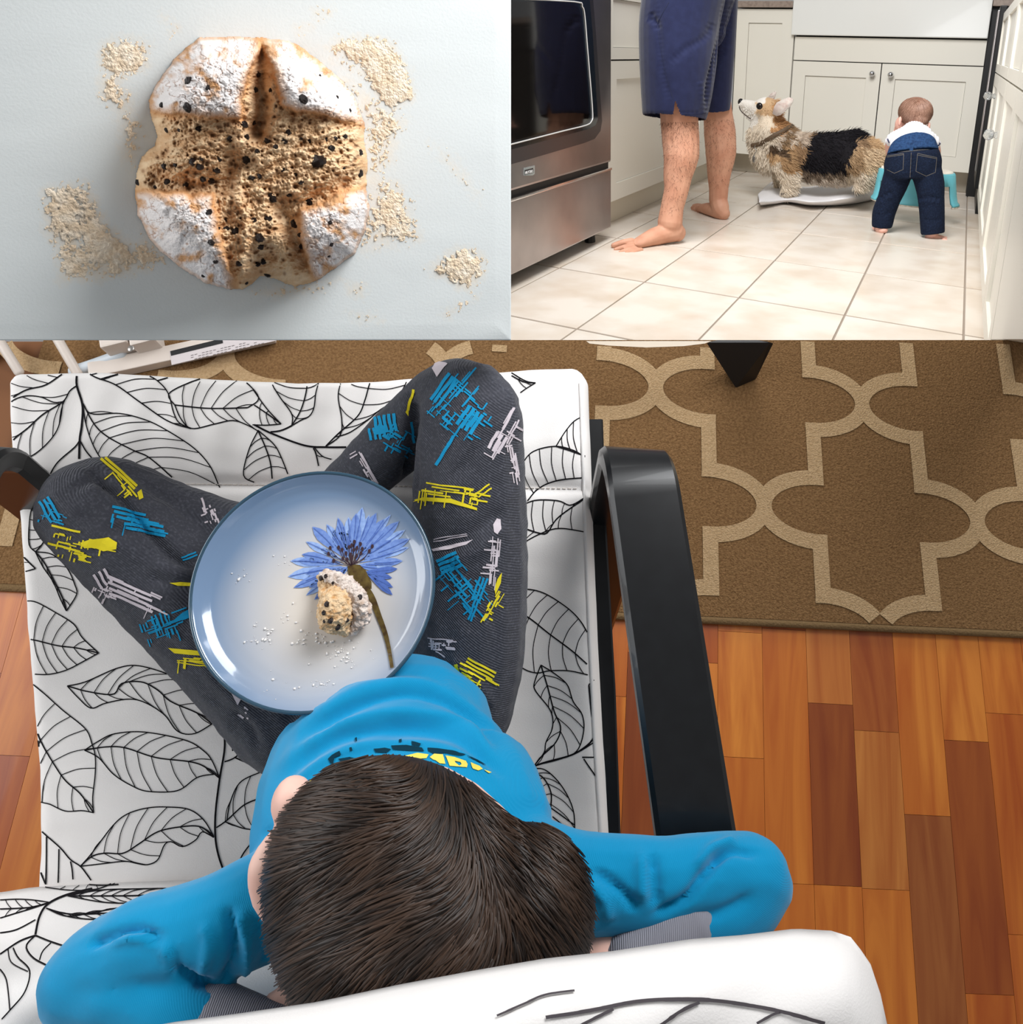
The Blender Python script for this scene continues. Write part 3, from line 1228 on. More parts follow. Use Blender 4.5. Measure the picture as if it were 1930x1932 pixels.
# trousers: two folded legs and the seat
pm = MB()
T(pm, [(660, 1392, .44, 120), (750, 1400, .45, 150), (840, 1392, .44, 110)])
T(pm, [(560, 1345, .432, 120), (470, 1235, .452, 122), (330, 1100, .475, 112), (215, 1000, .500, 100), (165, 958, .507, 92)])
T(pm, [(165, 955, .505, 88), (215, 945, .490, 82), (330, 985, .468, 72), (460, 1015, .462, 64), (560, 1010, .458, 52)])
T(pm, [(860, 1345, .432, 105), (882, 1230, .455, 108), (885, 1060, .480, 112), (886, 900, .508, 106), (888, 782, .532, 98)])
T(pm, [(884, 770, .530, 92), (850, 760, .515, 80), (770, 815, .490, 66), (700, 880, .474, 58), (630, 945, .462, 50)])
T(pm, [(620, 1350, .43, 130), (740, 1360, .43, 140), (830, 1350, .43, 125)])
pme = remesh(pm, 0.0034, 5)
crease(pme, [([(165, 880), (230, 940), (280, 1000), (330, 1050), (375, 1075)], 10, -.010), ([(190, 905), (245, 960), (300, 1010)], 8, .003),
             ([(130, 925), (180, 905), (225, 930)], 9, -.003), ([(140, 965), (190, 990), (260, 1010)], 10, -.0022),
             ([(775, 735), (778, 800), (775, 870), (770, 950)], 11, -.011), ([(800, 720), (800, 800), (792, 880)], 9, .003),
             ([(905, 700), (960, 740), (975, 830)], 14, .002), ([(840, 905), (880, 870), (930, 820)], 12, -.002), ([(790, 950), (860, 880), (900, 800)], 10, .0015),
             ([(830, 1040), (880, 1010), (950, 960)], 14, -.003), ([(850, 1060), (910, 1030), (955, 990)], 12, .003),
             ([(280, 1090), (340, 1100), (375, 1100)], 10, -.003), ([(200, 1010), (280, 1060), (360, 1090)], 14, .002),
             ([(820, 1250), (880, 1310), (920, 1380)], 10, -.004), ([(850, 1240), (900, 1290), (935, 1340)], 9, .003), ([(440, 1340), (470, 1370), (490, 1410)], 8, -.003),
             ([(400, 1255), (430, 1290), (500, 1310)], 10, -.003), ([(250, 1180), (330, 1220), (380, 1225)], 10, -.0015)])
c_ = co_of(pme)
set_co(pme, c_ + no_of(pme) * (0.0009 * fbm(c_, 60, 2))[:, None])
pants = link('trousers', pme, pantm, kid)

# shirt: trunk and sleeves
sm = MB()
trunk = [(752, 1400, .516, 184), (750, 1416, .521, 212), (744, 1446, .530, 234), (745, 1510, .548, 258), (770, 1580, .578, 275), (800, 1650, .600, 270), (815, 1700, .612, 200)]
P = [W(p[0], p[1], p[2]) for p in trunk]
R = [pxsize(P[i], trunk[i][3]) for i in range(len(trunk))]
sm.tube(P, R, 24, [0.85, 0.74, 0.66, 0.62, 0.58, 0.52, 0.5], (0, 0.5, 1), True, 5)
T(sm, [(620, 1650, .598, 105), (540, 1690, .606, 100), (400, 1750, .612, 92), (260, 1790, .612, 88), (175, 1840, .606, 84)])
T(sm, [(160, 1850, .606, 84), (240, 1874, .612, 82), (330, 1908, .618, 76), (405, 1934, .620, 67)])
T(sm, [(960, 1640, .596, 110), (1080, 1665, .604, 92), (1220, 1668, .608, 82), (1340, 1655, .606, 78), (1420, 1655, .600, 78)])
T(sm, [(1418, 1660, .600, 80), (1395, 1705, .604, 72), (1340, 1732, .610, 62), (1302, 1748, .614, 55)])
sme = remesh(sm, 0.0032, 5)
crease(sme, [(p_, w_, a_ * (1.7 if abs(a_) < .006 else .8)) for p_, w_, a_ in [([(560, 1400), (680, 1330), (800, 1310), (900, 1360), (950, 1440)], 12, -.0035), ([(570, 1370), (690, 1300), (800, 1285), (890, 1330)], 14, .003),
             ([(530, 1470), (620, 1400), (740, 1375), (860, 1390), (960, 1470)], 13, -.0035), ([(540, 1440), (640, 1370), (760, 1345), (870, 1365), (950, 1430)], 13, .003),
             ([(520, 1520), (600, 1440), (700, 1405), (830, 1410), (940, 1470)], 10, .002),
             ([(620, 1290), (700, 1276), (800, 1280), (860, 1310)], 9, -.002),
             ([(305, 1790), (290, 1765), (250, 1755), (160, 1785)], 9, -.005), ([(330, 1840), (310, 1790), (270, 1770), (200, 1775)], 8, .003),
             ([(575, 1890), (480, 1880), (400, 1860), (340, 1835), (325, 1800)], 9, -.012), ([(420, 1855), (440, 1800), (435, 1740), (425, 1710)], 9, -.004),
             ([(380, 1840), (395, 1780), (380, 1740)], 9, .003), ([(490, 1870), (500, 1800), (480, 1720)], 10, -.003), ([(460, 1860), (468, 1790), (452, 1720)], 8, .003),
             ([(1235, 1725), (1290, 1700), (1330, 1650), (1370, 1600)], 9, -.010), ([(1310, 1640), (1345, 1600), (1390, 1585)], 8, .003), ([(1340, 1625), (1380, 1605), (1430, 1610)], 8, -.003),
             ([(1240, 1710), (1235, 1660), (1230, 1610)], 9, -.003), ([(1215, 1700), (1208, 1650), (1210, 1610)], 8, .0025), ([(1120, 1640), (1170, 1680), (1205, 1720)], 9, -.0035),
             ([(1105, 1660), (1140, 1700), (1150, 1740)], 9, .003), ([(1300, 1740), (1360, 1720), (1420, 1690)], 10, -.002),
             ([(500, 1560), (530, 1640), (520, 1700)], 12, -.003)]])
c_ = co_of(sme)
set_co(sme, c_ + no_of(sme) * (0.0012 * fbm(c_, 34, 2))[:, None])
shirt = link('shirt', sme, shirtm, kid)
for pts in ([(398, 1930, .620, 70), (455, 1950, .622, 66), (525, 1968, .620, 58)], [(1308, 1742, .614, 58), (1262, 1770, .617, 58), (1190, 1808, .620, 52)]):
    T(MB(), pts, 20).build('cuff', cuffm, shirt, True)
cw = MB()
P_, _r = [], []
for q in range(15):
    w = math.pi * (0.95 + 1.1 * q / 14)

# body under the clothes: one skin with head, arms, legs, hands and feet
HD = 0.556
hc = np.array(WD(800, 1690, HD))
cx_, cy_, cz_ = RWC @ np.array([1, 0, 0]), RWC @ np.array([0, 1, 0]), RWC @ np.array([0, 0, 1])
a_ = math.radians(43)
cam_right, cam_fwd = cx_, cz_
cz_ = RWC @ unit(cray(800, 1690))             # along the line of sight to the head
cx_ = unit(cx_ - cz_ * (cx_ @ cz_))
cy_ = np.cross(cz_, cx_)
hu = cx_ * math.cos(a_) + cy_ * math.sin(a_)          # long axis of the skull in the picture
hv = -cx_ * math.sin(a_) + cy_ * math.cos(a_)
bd = MB()
bd.ball(hc, [hu * .094, hv * .072, cz_ * .086], 24, 16)
fwd = unit(-hv * .42 - hu * .30 + cz_ * .95)          # the way the face looks
bd.ball(hc + fwd * .035 + cz_ * .045, [hu * .058, unit(np.cross(fwd, hu)) * .062, fwd * .055], 20, 12)
sidev = unit(np.cross(fwd, cz_))
bd.ball(hc + fwd * .090 + cz_ * .055, [sidev * .011, fwd * .016, unit(np.cross(sidev, fwd)) * .016])
upf = unit(np.cross(sidev, fwd))
for s in (1, -1):
    bd.ball(hc + fwd * .088 + sidev * s * .03 + cz_ * .012, [sidev * .013, fwd * .009, upf * .009])
bd.ball(hc + fwd * .092 + cz_ * .066, [sidev * .022, fwd * .010, upf * .007])
bd.ball(WD(552, 1514, .575), [cx_ * .014, cy_ * .018, cz_ * .02])                       # cheek
bd.tube([WD(524, 1585, .560), WD(503, 1635, .556), WD(510, 1690, .558), WD(540, 1745, .566)], [.008, .0120, .012, .009], 12)   # ear
bd.ball(WD(690, 1466, .575), [cx_ * .020, cy_ * .012, cz_ * .02])                       # brow
bd.tube([hc + cz_ * .05, W(800, 1640, .60), W(790, 1600, .575)], [.034, .036, .05], 14)
bd.tube([W(752, 1360, .45), W(745, 1450, .505), W(760, 1560, .56), W(790, 1620, .585)], [.066, .068, .07, .06], 16, 0.7, (0, .5, 1))


def child_arm(sh, el, wr, tip, side):
    bd.tube([sh, el], [.022, .018], 12, sub=1)
    bd.tube([el, wr], [.018, .015], 12, sub=1)
    sh, el, wr, tip = map(np.array, (sh, el, wr, tip))
    t = unit(tip - wr)
    n_ = unit(np.cross(t, cz_))
    bd.tube([wr, wr + t * .03], [.017, .02], 10, 0.6, cz_, sub=1)
    for k, (o, l) in enumerate(((-.0145, .040), (-.005, .046), (.0045, .043), (.0135, .034))):
        b0 = wr + t * .03 + n_ * o
        bd.tube([b0, b0 + t * l * .5 + cz_ * .003, b0 + t * l + cz_ * .012], [.0058, .0055, .0045], 8)
    b0 = wr + t * .012 + n_ * side * .017
    bd.tube([b0, b0 + t * .02 + n_ * side * .012, b0 + t * .036 + n_ * side * .014], [.0068, .006, .005], 8)


child_arm(W(580, 1660, .598), W(195, 1850, .606), W(470, 1952, .620), WD(700, 1935, .59), 1)
child_arm(W(1010, 1650, .598), W(1408, 1672, .602), W(1215, 1798, .617), WD(980, 1850, .60), -1)
for leg in ([(600, 1340, .435), (470, 1235, .452), (190, 985, .495)], [(860, 1335, .435), (884, 1060, .478), (888, 790, .525)]):
    bd.tube([W(*p) for p in leg], [.042, .036, .027], 12)
for leg in ([(190, 965, .492), (330, 988, .466), (600, 1012, .455)], [(880, 780, .522), (770, 820, .488), (600, 965, .458)]):
    bd.tube([W(*p) for p in leg], [.026, .022, .017], 12)
for a, b in (((600, 1012, .455), (690, 1010, .452)), ((600, 965, .458), (520, 985, .452))):
    A, B = np.array(W(*a)), np.array(W(*b))
    bd.tube([A, (A + B) / 2, B], [.02, .022, .02], 10, .7, (0, 0, 1))
    t = unit(B - A)
    s_ = unit(np.cross(t, [0, 0, 1]))
    for k in range(5):
        b0 = B + s_ * (k - 2) * .0085
        bd.tube([b0, b0 + t * (.024 - .002 * k)], [.006, .005], 8, sub=1)
bme = remesh(bd, 0.003, 4)
body = link('body', bme, skinm, kid)

# hair
hairm = mat('dark_brown_hair', (58, 40, 30), 0.5, 0.35, attr='col')
capm = mat('hair_base', (40, 27, 20), 0.6, 0.25, noise=(70, (58, 40, 28), 0.35, 0.7))
hb = MB()
hb.ball(hc - cz_ * .004 + hv * .010, [hu * .104, hv * .080, cz_ * .092], 36, 24)
hb.ball(WD(985, 1722, HD + .006), [cx_ * .047, cy_ * .056, cz_ * .066])
hb.ball(WD(655, 1610, HD), [cx_ * .04, cy_ * .055, cz_ * .06])
hb.ball(WD(690, 1790, HD + .005), [cx_ * .045, cy_ * .05, cz_ * .06])
hb.ball(WD(775, 1532, HD + .02), [cx_ * .056, cy_ * .027, cz_ * .05])
hme = remesh(hb, 0.0035, 6)
hair = link('hair', hme, capm, kid)
trh_ = bvh(hair)
hs = MB()
hcol = []
WH = np.array([832., 1500.])
for k in range(9500):
    x0, y0 = 500 + rng.random() * 630, 1410 + rng.random() * 500
    p, n = cast(trh_, x0, y0, 0)
    if p is None:
        continue
    L = int(8 + rng.random() * 9)
    P = []
    q = np.array([x0, y0])
    jit = rng.normal() * 0.10
    lift = 0.0003 + 0.0032 * rng.random() ** 3
    for i in range(L):
        # parting runs from the forehead down to the right; hair falls to both sides and curls at the ends
        part = 800 + (q[1] - 1430) * .42
        sd = math.tanh((q[0] - part) / 70)
        tl_ = max(0, (q[1] - 1560) / 330)
        left = np.array([-1.0, .22 + .75 * tl_ + .25 * math.sin(q[1] / 37. + q[0] / 90.)])
        right = np.array([.80, .62 + .45 * tl_ + .18 * math.sin(q[0] / 41.)])
        d = left * (1 - sd) / 2 + right * (1 + sd) / 2 + np.array([0, .45]) * (1 - abs(sd))
        a = math.atan2(d[1], d[0]) + jit
        d = np.array([math.cos(a), math.sin(a)])
        h, nn = cast(trh_, q[0], q[1], lift * math.sin(math.pi * min(1, (i + 1) / L)) + 0.0004)
        if h is None:
            if P:
                P.append(P[-1] + (P[-1] - P[-2] if len(P) > 1 else P[-1] * 0) * .8 + Vector(cz_) * .002)
            break
        P.append(h)
        q = q + d * 11
    if len(P) < 4:
        continue
    tone = min(max(.5 + .5 * math.sin(x0 / 23. + 1.7 * math.sin(y0 / 31.)) * .7 + rng.normal() * .25, 0), 1)
    base = np.array([0.011, 0.0062, 0.0042]) * (1 - tone) + np.array([0.056, 0.030, 0.018]) * tone
    rr = 0.0004 + 0.0004 * rng.random()
    rings = []
    m = len(P)
    for i in range(m):
        t = unit(np.array(P[min(i + 1, m - 1)]) - np.array(P[max(i - 1, 0)]) + 1e-9)
        view = unit(np.array(P[i]) - CAMPOS)
        s_ = unit(np.cross(t, view)) * rr * (1 - (i / m) ** 2 * .85)
        u_ = view * rr * .6
        rings.append([np.array(P[i]) - s_, np.array(P[i]) - u_, np.array(P[i]) + s_])
    n0 = len(hs.v)
    for rg in rings:
        hs.v.extend([tuple(q_) for q_ in rg])
        hcol.extend([base] * 3)
    for i in range(m - 1):
        a, b = n0 + i * 3, n0 + i * 3 + 3
        hs.f += [(a, a + 1, b + 1, b), (a + 1, a + 2, b + 2, b + 1)]
ho = hs.build('hair_strands', hairm, hair, True)
vcol(ho.data, np.array(hcol))
ho['kind'] = 'stuff'

# prints on the trousers (abstract streaks, bars and wedges)
trp = bvh(pants)
PB, PYL, PW = MB(), MB(), MB()


def bars(mb, x, y, ang, ln, wd, n, gap, skew=0.0):
    c, s = math.cos(math.radians(ang)), math.sin(math.radians(ang))
    for k in range(n):
        ox, oy = -s * (k - (n - 1) / 2) * gap + c * skew * k, c * (k - (n - 1) / 2) * gap + s * skew * k
        q = []
        for i in range(5):
            t = (i / 4 - .5) * ln
            q.append((x + ox + c * t + random.uniform(-1, 1), y + oy + s * t + random.uniform(-1, 1)))
        ribbon(mb, trp, q, wd, 0.0008, 5)


def blob(mb, pts):
    decal(mb, trp, pts, 0.0008, 5)


def scrib(mb, x, y, ang, w, h, n):
    c, s = math.cos(math.radians(ang)), math.sin(math.radians(ang))
    for k in range(n):
        a, b = random.uniform(-.5, .5) * w, random.uniform(-.5, .5) * h
        l = random.uniform(.15, .45) * w
        hv_ = random.random() < .6
        a2, b2 = (a + l, b) if hv_ else (a, b + l * .7)
        ribbon(mb, trp, [(x + c * a - s * b, y + s * a + c * b), (x + c * (a + a2) / 2 - s * (b + b2) / 2, y + s * (a + a2) / 2 + c * (b + b2) / 2), (x + c * a2 - s * b2, y + s * a2 + c * b2)], random.uniform(1.5, 3.6), 0.0008, 4)


scrib(PB, 250, 985, 14, 90, 20, 12); scrib(PW, 240, 1118, 24, 110, 40, 16); scrib(PYL, 190, 1028, 10, 50, 16, 8); scrib(PB, 890, 800, -55, 70, 44, 22); scrib(PW, 945, 830, -60, 90, 34, 18); scrib(PYL, 850, 930, 8, 120, 16, 16); scrib(PB, 735, 815, 30, 60, 40, 16); scrib(PW, 690, 880, 60, 70, 12, 12); bars(PW, 700, 890, 62, 80, 4, 1, 4); scrib(PYL, 890, 1275, 30, 80, 24, 16)
bars(PB, 95, 962, 60, 46, 5, 3, 9); scrib(PB, 100, 970, 20, 44, 36, 14)
bars(PB, 242, 972, 15, 66, 5, 3, 8, 6); bars(PB, 268, 994, 12, 76, 5, 3, 8, 4)
bars(PYL, 222, 890, 42, 90, 5, 2, 7); scrib(PYL, 225, 905, 50, 70, 16, 12); blob(PYL, [(258, 930), (266, 924), (270, 940), (262, 944)])
scrib(PYL, 128, 1030, 14, 62, 40, 34); bars(PYL, 122, 1014, 14, 54, 4, 2, 34); blob(PYL, [(152, 1024), (170, 1018), (205, 1014), (221, 1024), (220, 1036), (196, 1040), (178, 1033), (160, 1034)])
bars(PW, 195, 1090, 58, 30, 5, 3, 11); bars(PW, 240, 1118, 24, 90, 5, 4, 9, 5); scrib(PW, 195, 1120, 24, 40, 22, 14)
blob(PYL, [(320, 1100), (340, 1098), (372, 1101), (372, 1107), (335, 1106)])
scrib(PB, 300, 1182, -20, 66, 38, 36); bars(PB, 302, 1170, 70, 26, 3.5, 4, 8); blob(PB, [(330, 1168), (345, 1155), (362, 1147), (372, 1156), (362, 1164), (345, 1170)])
blob(PYL, [(318, 1222), (360, 1226), (420, 1233), (420, 1240), (370, 1236), (330, 1232)]); scrib(PYL, 370, 1244, 6, 90, 12, 14); bars(PYL, 375, 1252, 8, 80, 2, 2, 4)
blob(PW, [(437, 1308), (458, 1313), (449, 1330)]); scrib(PW, 460, 1345, 40, 24, 24, 8)
scrib(PW, 396, 968, 70, 34, 22, 14); bars(PW, 385, 955, 70, 32, 4, 1, 5); bars(PB, 358, 1050, -20, 28, 3, 2, 6)
blob(PW, [(812, 690), (845, 676), (858, 664), (852, 680), (838, 694), (825, 712)])
bars(PB, 838, 735, -55, 60, 6, 3, 9); scrib(PB, 850, 760, -50, 90, 50, 44); bars(PB, 886, 792, -55, 44, 7, 4, 10); bars(PB, 840, 850, -58, 64, 6, 1, 6); bars(PB, 862, 815, -55, 60, 4, 1, 6)
bars(PB, 728, 800, 80, 34, 6, 5, 9); scrib(PB, 752, 838, 30, 54, 30, 20); bars(PB, 778, 815, 80, 40, 5, 1, 5); bars(PB, 712, 818, 80, 22, 5, 4, 9)
bars(PW, 958, 790, -62, 46, 5, 1, 8); bars(PW, 938, 835, -60, 36, 6, 3, 10); bars(PW, 966, 815, -62, 50, 3, 1, 5); scrib(PW, 966, 865, 80, 60, 16, 18)
bars(PYL, 775, 755, -72, 40, 5, 1, 5); blob(PYL, [(765, 778), (772, 765), (770, 785)])
blob(PYL, [(776, 945), (800, 938), (850, 940), (900, 958), (900, 963), (850, 949), (795, 944), (780, 947)]); bars(PYL, 850, 917, 8, 90, 3, 1, 5); scrib(PYL, 890, 938, 10, 40, 26, 16); bars(PYL, 912, 926, -35, 32, 3, 2, 9)
blob(PW, [(815, 1036), (840, 1030), (880, 1022), (893, 1018), (880, 1028), (850, 1036), (818, 1040)]); bars(PW, 850, 1014, -10, 64, 2, 2, 4)
scrib(PW, 935, 1050, 95, 78, 18, 30); blob(PW, [(930, 990), (937, 978), (944, 980), (945, 998), (938, 1008), (932, 1004)])
bars(PB, 848, 1062, -22, 40, 6, 4, 8); scrib(PB, 870, 1100, 50, 100, 50, 40); bars(PB, 905, 1110, -70, 44, 4, 3, 7); bars(PB, 893, 1150, -70, 44, 4, 2, 6)
blob(PYL, [(938, 1092), (946, 1080), (944, 1100), (934, 1122), (932, 1110)]); scrib(PYL, 925, 1150, -60, 60, 16, 16)
scrib(PW, 832, 1216, 5, 46, 22, 22); bars(PW, 832, 1206, 5, 48, 2, 1, 4); bars(PW, 832, 1234, 30, 20, 2, 1, 4)
bars(PYL, 858, 1272, 70, 36, 6, 3, 8); bars(PYL, 905, 1262, 28, 60, 4, 3, 7); scrib(PYL, 880, 1290, 50, 40, 20, 14)
PB.build('blue_print', mat('print_blue', (28, 140, 186), .8, .1), pants, False)['kind'] = 'stuff'
PYL.build('yellow_print', mat('print_yellow', (222, 204, 44), .8, .1), pants, False)['kind'] = 'stuff'
PW.build('white_print', mat('print_white', (198, 188, 194), .8, .1), pants, False)['kind'] = 'stuff'

# shirt print: yellow block lettering and worn dark lettering above it
trs = bvh(shirt)
cP = lambda x, y: (560 + x / 4.825, 1380 + y / 4.825)
YL, DK = MB(), MB()
for poly in ([(1250, 208), (1330, 212), (1352, 300), (1300, 296), (1262, 268), (1240, 262), (1210, 240)],
             [(1356, 222), (1440, 235), (1440, 285), (1400, 262), (1400, 300), (1480, 318), (1540, 330), (1390, 318)],
             [(1440, 235), (1540, 270), (1556, 300), (1548, 330), (1478, 318), (1500, 300), (1490, 280), (1440, 272)],
             [(1580, 282), (1660, 318), (1690, 345), (1650, 358), (1600, 340)], [(1700, 350), (1768, 378), (1745, 384)],
             [(0, 545), (70, 480), (160, 436), (176, 485), (110, 545), (40, 600)], [(180, 430), (210, 405), (300, 360), (420, 335), (390, 370), (280, 425), (190, 470)],
             [(830, 250), (930, 235), (1000, 225), (1100, 200), (1200, 215), (1180, 250), (1000, 260), (900, 275)]):
    decal(YL, trs, [cP(*p) for p in poly], 0.0008, 5)
for poly in ([(285, 250), (320, 215), (390, 178), (405, 215), (345, 240), (335, 285), (350, 325), (310, 290)],
             [(480, 150), (500, 145), (508, 175), (486, 180)], [(930, 80), (955, 75), (955, 100), (932, 102)], [(1045, 90), (1130, 112), (1120, 140), (1050, 130)],
             [(1190, 150), (1280, 155), (1420, 175), (1540, 215), (1480, 222), (1350, 200), (1250, 210), (1200, 185)], [(530, 60), (548, 55), (550, 95), (538, 100)],
             [(860, 130), (1000, 125), (1140, 150), (1160, 185), (1000, 180), (880, 170)], [(700, 160), (800, 150), (860, 165), (820, 200), (720, 195)],
             [(380, 250), (480, 235), (560, 255), (520, 290), (420, 300)], [(1540, 215), (1640, 262), (1720, 310), (1690, 300), (1590, 250)]):
    decal(DK, trs, [cP(*p) for p in poly], 0.0007, 5)
YL.build('yellow_lettering', mat('letter_yellow', (226, 208, 92), .8, .1), shirt, False)['kind'] = 'stuff'
DK.build('worn_dark_lettering', mat('letter_dark', (10, 50, 66), .85, .1), shirt, False)['kind'] = 'stuff'

# ---- plate
PZ = 0.555
pc = np.array(W(599, 1112, PZ))
R0 = 0.5 * (np.linalg.norm(np.array(W(372, 1112, PZ + .012)) - np.array(W(826, 1112, PZ + .012))))
pl = root('plate', pc, 'round pale blue plate with cornflower print and dark teal rim on the lap', 'plate')
glz = mat('plate_glaze', (225, 215, 205), 0.12, 0.5, attr='col', coat=0.4)
prof = [(0.0, .0), (.30, .0), (.55, .0), (.68, .0004), (.78, .0016), (.86, .0042), (.92, .0080), (.96, .0115), (.985, .0138), (1.0, .0142), (1.0, .0118), (.93, .0045), (.80, -.003), (.60, -.0055), (.0, -.0055)]
seg = 96
vs_, fs_, cl_ = [], [], []
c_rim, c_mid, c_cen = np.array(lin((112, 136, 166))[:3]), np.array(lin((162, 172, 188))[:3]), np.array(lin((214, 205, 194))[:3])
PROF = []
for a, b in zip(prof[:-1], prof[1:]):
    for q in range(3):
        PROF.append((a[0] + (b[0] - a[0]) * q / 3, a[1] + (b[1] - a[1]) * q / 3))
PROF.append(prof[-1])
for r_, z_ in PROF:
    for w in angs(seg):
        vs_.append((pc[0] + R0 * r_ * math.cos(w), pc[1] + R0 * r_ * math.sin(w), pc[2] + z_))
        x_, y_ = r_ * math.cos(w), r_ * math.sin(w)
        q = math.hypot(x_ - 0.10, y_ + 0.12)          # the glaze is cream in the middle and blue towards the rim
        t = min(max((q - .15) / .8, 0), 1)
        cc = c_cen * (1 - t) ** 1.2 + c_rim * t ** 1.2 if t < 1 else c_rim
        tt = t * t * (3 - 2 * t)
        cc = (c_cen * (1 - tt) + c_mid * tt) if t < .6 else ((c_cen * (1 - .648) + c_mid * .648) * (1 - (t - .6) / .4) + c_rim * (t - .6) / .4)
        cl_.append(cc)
n_ = len(PROF)
for i in range(n_ - 1):
    for k in range(seg):
        fs_.append((i * seg + k, i * seg + (k + 1) % seg, (i + 1) * seg + (k + 1) % seg, (i + 1) * seg + k))
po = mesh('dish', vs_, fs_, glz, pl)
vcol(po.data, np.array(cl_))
MB().loft([[pc + np.array([(R0 + .0002 + .0017 * math.cos(t)) * math.cos(w), (R0 + .0002 + .0017 * math.cos(t)) * math.sin(w), .0135 + .0017 * math.sin(t)]) for t in angs(8)] for w in angs(seg)], False, True).build(
    'rim', mat('teal_rim', (46, 74, 92), .2, .5, coat=.3), pl, True)
trd = bvh(po)
cF = lambda p: (540 + p[0] / 6.038, 950 + p[1] / 6.038)
pet_m = [mat('petal_%s' % n, c, .25, .4, noise=(300, c2, .35, .7)) for n, c, c2 in (('light', (150, 176, 222), (128, 156, 208)), ('mid', (118, 146, 204), (98, 126, 190)), ('deep', (84, 112, 182), (70, 96, 166)))]
pets = [MB(), MB(), MB()]
CEN = np.array([745., 700.])


def petal(base, tip, w, k, notch=False):
    b, t = np.array(base, float), np.array(tip, float)
    d = t - b
    l = np.linalg.norm(d)
    n = np.array([-d[1], d[0]]) / l
    prof_ = [(0, .12), (.25, .45), (.5, .85), (.7, 1.0), (.85, .7), (.95, .25), (1, 0)]
    L_ = [b + d * a + n * w * q for a, q in prof_]
    R_ = [b + d * a - n * w * q for a, q in prof_]
    decal(pets[k], trd, [cF(p) for p in L_ + R_[::-1][1:]], 0.0005 + .0002 * k, 6)
    # deeper vein along the petal
    ribbon(pets[2], trd, [cF(b + d * .3), cF(b + d * .6 + n * w * .12), cF(b + d * .95)], 1.3, 0.0011, 4)


fl_tips = [((20, 835), 70), ((85, 960), 55), ((45, 655), 60), ((130, 655), 50), ((200, 890), 60), ((180, 580), 60), ((225, 435), 50), ((300, 265), 70), ((460, 235), 55), ((590, 160), 45), ((710, 155), 60), ((800, 110), 60),
           ((870, 40), 65), ((1030, 105), 60), ((950, 130), 45), ((1120, 175), 60), ((1195, 125), 40), ((1290, 200), 60), ((1360, 300), 55), ((1415, 400), 60), ((1400, 500), 50), ((1330, 655), 50), ((1250, 685), 55),
           ((1200, 420), 60), ((1130, 320), 50), ((580, 240), 55), ((530, 290), 50), ((1050, 740), 40), ((650, 250), 40), ((320, 1100), 45), ((225, 1050), 45), ((260, 960), 50), ((390, 940), 50), ((600, 800), 40)]
for i, (t, w) in enumerate(fl_tips):
    t = np.array(t, float)
    b = CEN + (t - CEN) * (0.22 if t[1] < 700 else .15)
    petal(b, t, w * .95, (i * 7) % 2)
for i, (t, w) in enumerate(fl_tips[::2]):
    t = np.array(t, float)
    t2 = CEN + (t - CEN) * .72 + np.array([random.uniform(-30, 30), random.uniform(-20, 20)])
    petal(CEN + (t2 - CEN) * .2, t2, w * .7, 1 - (i % 2))
for t, w in (((1270, 745), 55), ((1210, 850), 50), ((1220, 960), 50), ((1215, 1045), 55)):
    petal((900, 780), t, w * .7, 2)
fl_o = root('tmp', (0, 0, 0))
bpy.data.objects.remove(fl_o)
pet_objs = [pets[k].build('flower_petals', pet_m[k], po, False) for k in range(3)]
stm = MB()
decal(stm, trd, [cF(p) for p in [(700, 715), (760, 700), (840, 700), (905, 760), (975, 900), (975, 975), (890, 975), (790, 965), (720, 890)]], 0.0012, 6)
ribbon(stm, trd, [cF(p) for p in [(900, 960), (980, 1080), (1060, 1290), (1130, 1480), (1180, 1680), (1215, 1880)]], (13, 6.5), 0.0012, 5)
stm.build('flower_stem', mat('stem_olive', (104, 88, 44), .35, .3, noise=(160, (66, 48, 26), .35, .65)), po, False)
an = MB()
for x, y in [(505, 510), (545, 655), (600, 505), (640, 530), (685, 570), (720, 500), (750, 480), (780, 440), (775, 530), (810, 510), (850, 465), (870, 520), (855, 570), (805, 600), (735, 585), (650, 630), (985, 490), (950, 545), (485, 575), (700, 640), (750, 620)]:
    p0 = cF((x, y))
    ribbon(an, trd, [cF((745, 705)), cF(((x + 745) / 2 + (x - 745) * .12, (y + 705) / 2 + 20)), p0], (1.0, 1.4), 0.0014, 4)
    decal(an, trd, [(p0[0] + 2.9 * math.cos(w), p0[1] + 4.2 * math.sin(w)) for w in angs(8)], 0.0015, 6)
an.build('flower_stamens', mat('stamen_dark', (56, 36, 44), .4), po, False)


# ---- bitten piece of bread on the plate
def lumpy(name, c, ax, amp, sc, m, parent, res=40, colf=None, seed=0):
    b = MB().ball(c, ax, res, int(res * .6))
    me = bpy.data.meshes.new(name)
    me.from_pydata(b.v, [], b.f)
    me.update()
    cc, nn = co_of(me), no_of(me)
    s = np.array([mnoise.fractal(Vector(q) * sc + Vector((seed, 0, 0)), 0.7, 2.0, 4) for q in cc])
    set_co(me, cc + nn * (s * amp)[:, None])
    return link(name, me, m, parent)


